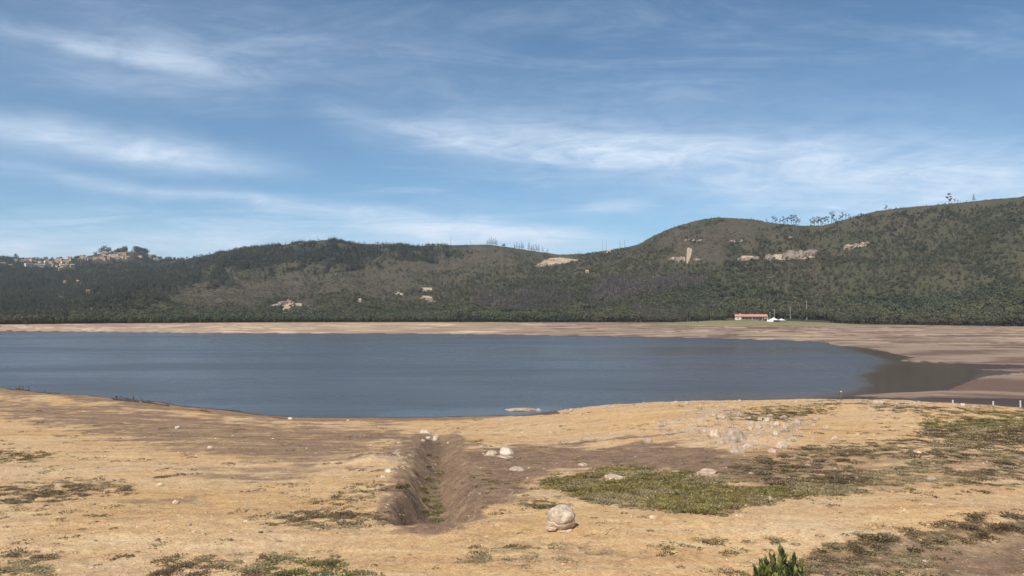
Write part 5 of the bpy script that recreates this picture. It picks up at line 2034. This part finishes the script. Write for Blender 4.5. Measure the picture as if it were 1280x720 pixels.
def log(p0, p1, rad, label, name='driftwood', branches=3, mat=None, lift=0.5, cat='driftwood'):
    a, b = hit(*p0), hit(*p1)
    s_ = math.hypot(a[0], a[1]) / F
    r = rad * s_
    A, B = Vector(a), Vector(b)
    mb = MB()
    n = 9
    pts = []
    for i in range(n):
        t = i / (n - 1)
        q = A.lerp(B, t)
        q.z = float(ground_z(q.x, q.y)[0]) + r * (lift + 0.5 * math.sin(t * 7 + p0[0])) + r * 0.4
        q.x += random.uniform(-.4, .4) * r * 2
        q.y += random.uniform(-.5, .5) * r * 3
        pts.append(q - A)
    mb.tube(pts, [r * (1.0 - 0.65 * abs(i / (n - 1) - 0.3)) for i in range(n)], 7)
    o = mb.build(name, mat or M_WOOD)
    o.location = A
    for k in range(branches):
        q = pts[random.randint(1, n - 2)]
        d = Vector((random.uniform(-1, 1), random.uniform(-1, .5), random.uniform(0.5, 1.6))).normalized() * r * random.uniform(4, 9)
        br = MB()
        br.tube([q, q + d * .5 + Vector((0, 0, r * .3)), q + d], [r * .4, r * .28, r * .1], 5)
        link(br.mesh('branch', mat or M_WOOD), 'branch', o)
    tag(o, label, cat)
    return o


log((140, 499.5), (175, 503.5), 1.0, 'dark drift log with a forked stump at the left shoreline')
log((150, 497.5), (172, 500.5), 0.55, 'thinner dark branch lying above the forked log on the left shore')
log((176, 503), (212, 508), 0.8, 'dark drift log right of the forked one, along the left shoreline')
log((20, 486.5), (38, 489.5), 0.7, 'dark driftwood at the water edge on the far left')
log((46, 490.5), (70, 493.5), 0.5, 'thin dark branch on the far left shoreline')
log((250, 513.5), (262, 515.5), 0.6, 'short dark log on the shore left of centre')
log((280, 512.5), (302, 514.5), 0.5, 'dark branch at the water edge left of centre')
log((336, 521.5), (360, 524), 0.45, 'low dark branch at the inner corner of the shoreline')
log((756, 669), (765, 660), 0.35, 'thin dry stick pointing away on the sand right of the big boulder', 'stick', 1, M_TWIG, 0.3, 'stick')
log((730, 671), (745, 668), 0.35, 'thin dry stick lying crosswise right of the big boulder', 'stick', 1, M_TWIG, 0.3, 'stick')
# forked stump
sx0, sy0, sz0 = hit(145.5, 499)
stump = empty('stump', (sx0, sy0, sz0))
tag(stump, 'small dark forked stump sticking up at the left shoreline', 'stump')
u_ = math.hypot(sx0, sy0) / F
MB().tube([(0, 0, -0.2), (0.05, 0, 1.6 * u_), (-0.1 * u_, 0, 2.8 * u_)], [1.1 * u_, 0.8 * u_, 0.5 * u_], 8).build('trunk', M_WOOD, stump)
for a in range(4):
    an = a * 1.6 + 0.4
    MB().tube([(0, 0, 1.8 * u_), (math.cos(an) * 1.4 * u_, math.sin(an) * 1.0 * u_, 3.2 * u_), (math.cos(an) * 2.4 * u_, math.sin(an) * u_, 4.4 * u_)], [.4 * u_, .25 * u_, .1 * u_], 5).build('branch', M_WOOD, stump)

for px, py, h, lab in [(1191, 502.5, 6, 'leftmost of three pale posts in the dark mud behind the crest'), (1241.5, 503.5, 6.5, 'middle of three pale posts in the dark mud behind the crest'), (1275.5, 505, 7.5, 'rightmost of three pale posts in the dark mud, at the photo edge'), (1051.5, 500.5, 10, 'thin stake with a pale top at the water edge beyond the crest')]:
    x, y, z = hit(px, py, rmin=60, rmax=400)
    if px > 1100:
        a, e = azel(px, py)
        rr = 141.0
        x, y = math.sin(a) * rr, math.cos(a) * rr
        z = float(ground_z(x, y)[0])
    s_ = math.hypot(x, y) / F
    t = empty('post', (x, y, z), 0.3)
    tag(t, lab, 'post')
    H = h * s_ + (0.25 if px > 1100 else 0)
    MB().box((0, 0, H * .5 - 0.2), (0.16, 0.16, H + 0.4), 0, 0.85).build('shaft', M_POST if px > 1100 else M_TWIG, t)
    MB().box((0, 0, H + 0.03), (0.20, 0.20, 0.10), 0, 0.5).build('cap', M_POST, t)

# ------------------------------------------------------------------ single tufts one can count
random.seed(71)
TUF = [('right', [(580, 604, 10), (590, 597, 9), (595, 609, 14), (602, 594, 8), (606, 600, 8), (611, 592, 8), (620, 605, 7), (634, 605, 8), (618, 611, 8), (585, 620, 8), (570, 612, 7), (607, 635, 11), (617, 643, 12), (628, 638, 8)],
        'low dark tuft on the brown silt right of the ditch'),
       ('left', [(424, 580, 10), (408, 580, 9), (440, 588, 8), (454, 587, 8), (475, 588, 9), (493, 587, 7), (505, 615, 15), (484, 641, 10), (478, 650, 13)], 'low dark tuft at the sandy rim left of the ditch'),
       ('l', [(348, 677, 8), (378, 689, 5), (450, 685, 5), (418, 697, 14), (122, 707, 9), (172, 690, 6), (5, 648, 9), (75, 649, 8), (102, 662, 8), (95, 671, 8), (79, 673, 9), (70, 680, 7), (142, 661, 9), (85, 598, 7), (7, 659, 6), (288, 642, 7), (205, 597, 13), (226, 594, 10), (48, 514, 6), (50, 529, 7)],
        'lone small tuft on the open sand in the left foreground'),
       ('c', [(780, 642, 9), (799, 647, 6), (758, 640, 6), (743, 648, 8), (786, 654, 5), (813, 664, 9), (866, 674, 7), (935, 642, 7), (885, 640, 6), (851, 710, 11), (688, 682, 8), (545, 711, 10), (468, 707, 9), (490, 697, 7), (512, 694, 6)], 'small tuft on the yellow sand in the middle foreground'),
       ('r', [(1198, 618, 7), (1207, 615, 9), (1217, 613, 8), (1232, 615, 9), (1225, 607, 7), (1263, 612, 8), (1020, 620, 7), (1025, 670, 10), (1016, 662, 6), (1056, 669, 9), (1066, 678, 12), (1034, 682, 12), (995, 681, 11), (968, 680, 12), (1003, 619, 6), (1135, 625, 5)],
        'small dark tuft on the sand strip of the right foreground'),
       ('s', [(728, 579, 9), (668, 612, 13), (657, 620, 9), (883, 578, 10), (905, 592, 8)], 'single dark tuft at the edge of the green mat')]
tm = {}
for key, lst, lab in TUF:
    for (px, py, w) in lst:
        x, y, z = hit(px, py)
        s_ = w * math.hypot(x, y) / F / 0.9
        kk = random.randrange(3)
        mt = M_TUFT_GREEN if (px, py) in ((617, 643), (468, 707), (418, 697), (545, 711)) else random.choice([M_TUFT_DARK, M_TUFT_BROWN, M_TUFT_DARK])
        q = (kk, mt.name)
        if q not in tm:
            tm[q] = tuft(800 + len(tm), 110, 0.48, 0.30, 0.10, mt, 0.6)
        o = link(tm[q], 'tuft', None, (x, y, z - 0.02), random.uniform(0, 6.28), (s_, s_ * .9, s_ * .75))
        if mt is M_TUFT_GREEN:
            tag(o, {617: 'bright green tuft on the sand right of the ditch mouth', 468: 'bright green tuft among grey growth below the ditch', 418: 'spreading green tuft at the lower left of the ditch', 545: 'green leafy tuft at the bottom middle'}[px], 'plant')
        else:
            tag(o, lab, 'plant', lab.replace('low dark tuft', 'tufts').replace('lone small tuft', 'tufts').replace('small tuft', 'tufts').replace('small dark tuft', 'tufts').replace('single dark tuft', 'tufts'))

# leafy shoots on the left wall and floor of the ditch
for i, (px, py, w) in enumerate([(504, 611, 18), (530, 627, 14), (528, 613, 12), (534, 600, 10), (535, 585, 9), (530, 642, 12), (536, 570, 7)]):
    x, y, z = hit(px, py)
    s_ = w * math.hypot(x, y) / F / 1.1
    mb = MB()
    random.seed(900 + i)
    for k in range(240):
        a, q = random.uniform(0, 6.28), 0.5 * math.sqrt(random.random())
        mb.leaf((math.cos(a) * q, math.sin(a) * q, random.random() * 0.45 * (1 - q)), (math.cos(a), math.sin(a), random.uniform(0.1, 1.8)), 0.07, random.uniform(.12, .24))
    o = mb.build('shrub', M_TUFT_GREEN if i else M_TUFT_DARK)
    o.location = (x, y, z)
    o.scale = (s_, s_, s_ * .8)
    tag(o, ['olive shrub clinging to the left wall of the ditch', 'bright green shrub on the ditch floor, nearest but one', 'green shrub on the ditch floor halfway along', 'small green shrub in the middle of the ditch floor', 'small green shrub in the farther half of the ditch floor',
            'nearest green shrub on the ditch floor', 'farthest green shrub in the ditch'][i], 'shrub')

# ------------------------------------------------------------------ the leafy bush close by at the bottom edge
random.seed(81)
gx, gy = at_r(978, 720, 13.0)[:2]
gz = float(ground_z(gx, gy)[0])
bush = empty('leafy_bush', (gx, gy, gz))
tag(bush, 'green leafy bush with upright shoots cut by the bottom edge', 'bush')
ztop = at_r(975, 695, 13.0)[2] - gz
stem = MB()
shoots = []
for i in range(70):
    a, q = random.uniform(0, 6.28), 0.58 * math.sqrt(random.random())
    tx_, ty_ = math.cos(a) * q, math.sin(a) * q
    th = ztop * (1.0 - 0.20 * (q / 0.56) ** 2) + random.uniform(-0.20, 0.04)
    if i == 0:
        tx_, ty_, th = -0.02, 0.0, ztop + 0.06
    shoots.append((tx_, ty_, th))
    stem.tube([(tx_ * .15, ty_ * .15, -0.1), (tx_ * .6, ty_ * .6, th * .55), (tx_, ty_, th - 0.05)], [0.014, 0.010, 0.004], 4)
stem.build('stems', M_BARK, bush)
for (tx_, ty_, th) in shoots:
    mb = MB()
    for k in range(34):
        t = random.random() ** 0.7
        base = Vector((tx_ * (0.6 + .4 * t), ty_ * (0.6 + .4 * t), th - 0.62 * (1 - t)))
        a = k * 2.4 + tx_ * 9
        d = Vector((math.cos(a) * (0.85 - .5 * t), math.sin(a) * (0.85 - .5 * t), 0.42 + 0.75 * t * t + random.uniform(-.15, .15)))
        d.normalize()
        L = random.uniform(0.12, 0.19)
        w = L * 0.40
        side = d.cross(Vector((-math.sin(a), math.cos(a), 0.1)).cross(d)).normalized() * w * .5
        nrm = d.cross(side).normalized() * w * 0.18
        mb.add([base, base + d * L * .45 - side + nrm, base + d * L * .5, base + d * L * .45 + side + nrm, base + d * L], [(0, 1, 2), (0, 2, 3), (1, 4, 2), (2, 4, 3)])
    mb.build('shoot', M_BUSH, bush)

# ------------------------------------------------------------------ the air
if HAZE_DENSITY > 0:
    m_, N_ = new_mat('air_haze')
    pv = N_.add('ShaderNodeVolumePrincipled')
    pv.inputs['Color'].default_value = (0.82, 0.90, 1.0, 1)
    pv.inputs['Density'].default_value = HAZE_DENSITY
    pv.inputs['Anisotropy'].default_value = 0.2
    o_ = N_.add('ShaderNodeOutputMaterial')
    N_.l.new(pv.outputs[0], o_.inputs['Volume'])
    b_ = MB().box((0, 0, 150.0), (34000, 34000, 308.0))
    b_.f = b_.f
    hz_ = b_.build('haze', m_)
    hz_['kind'] = 'stuff'
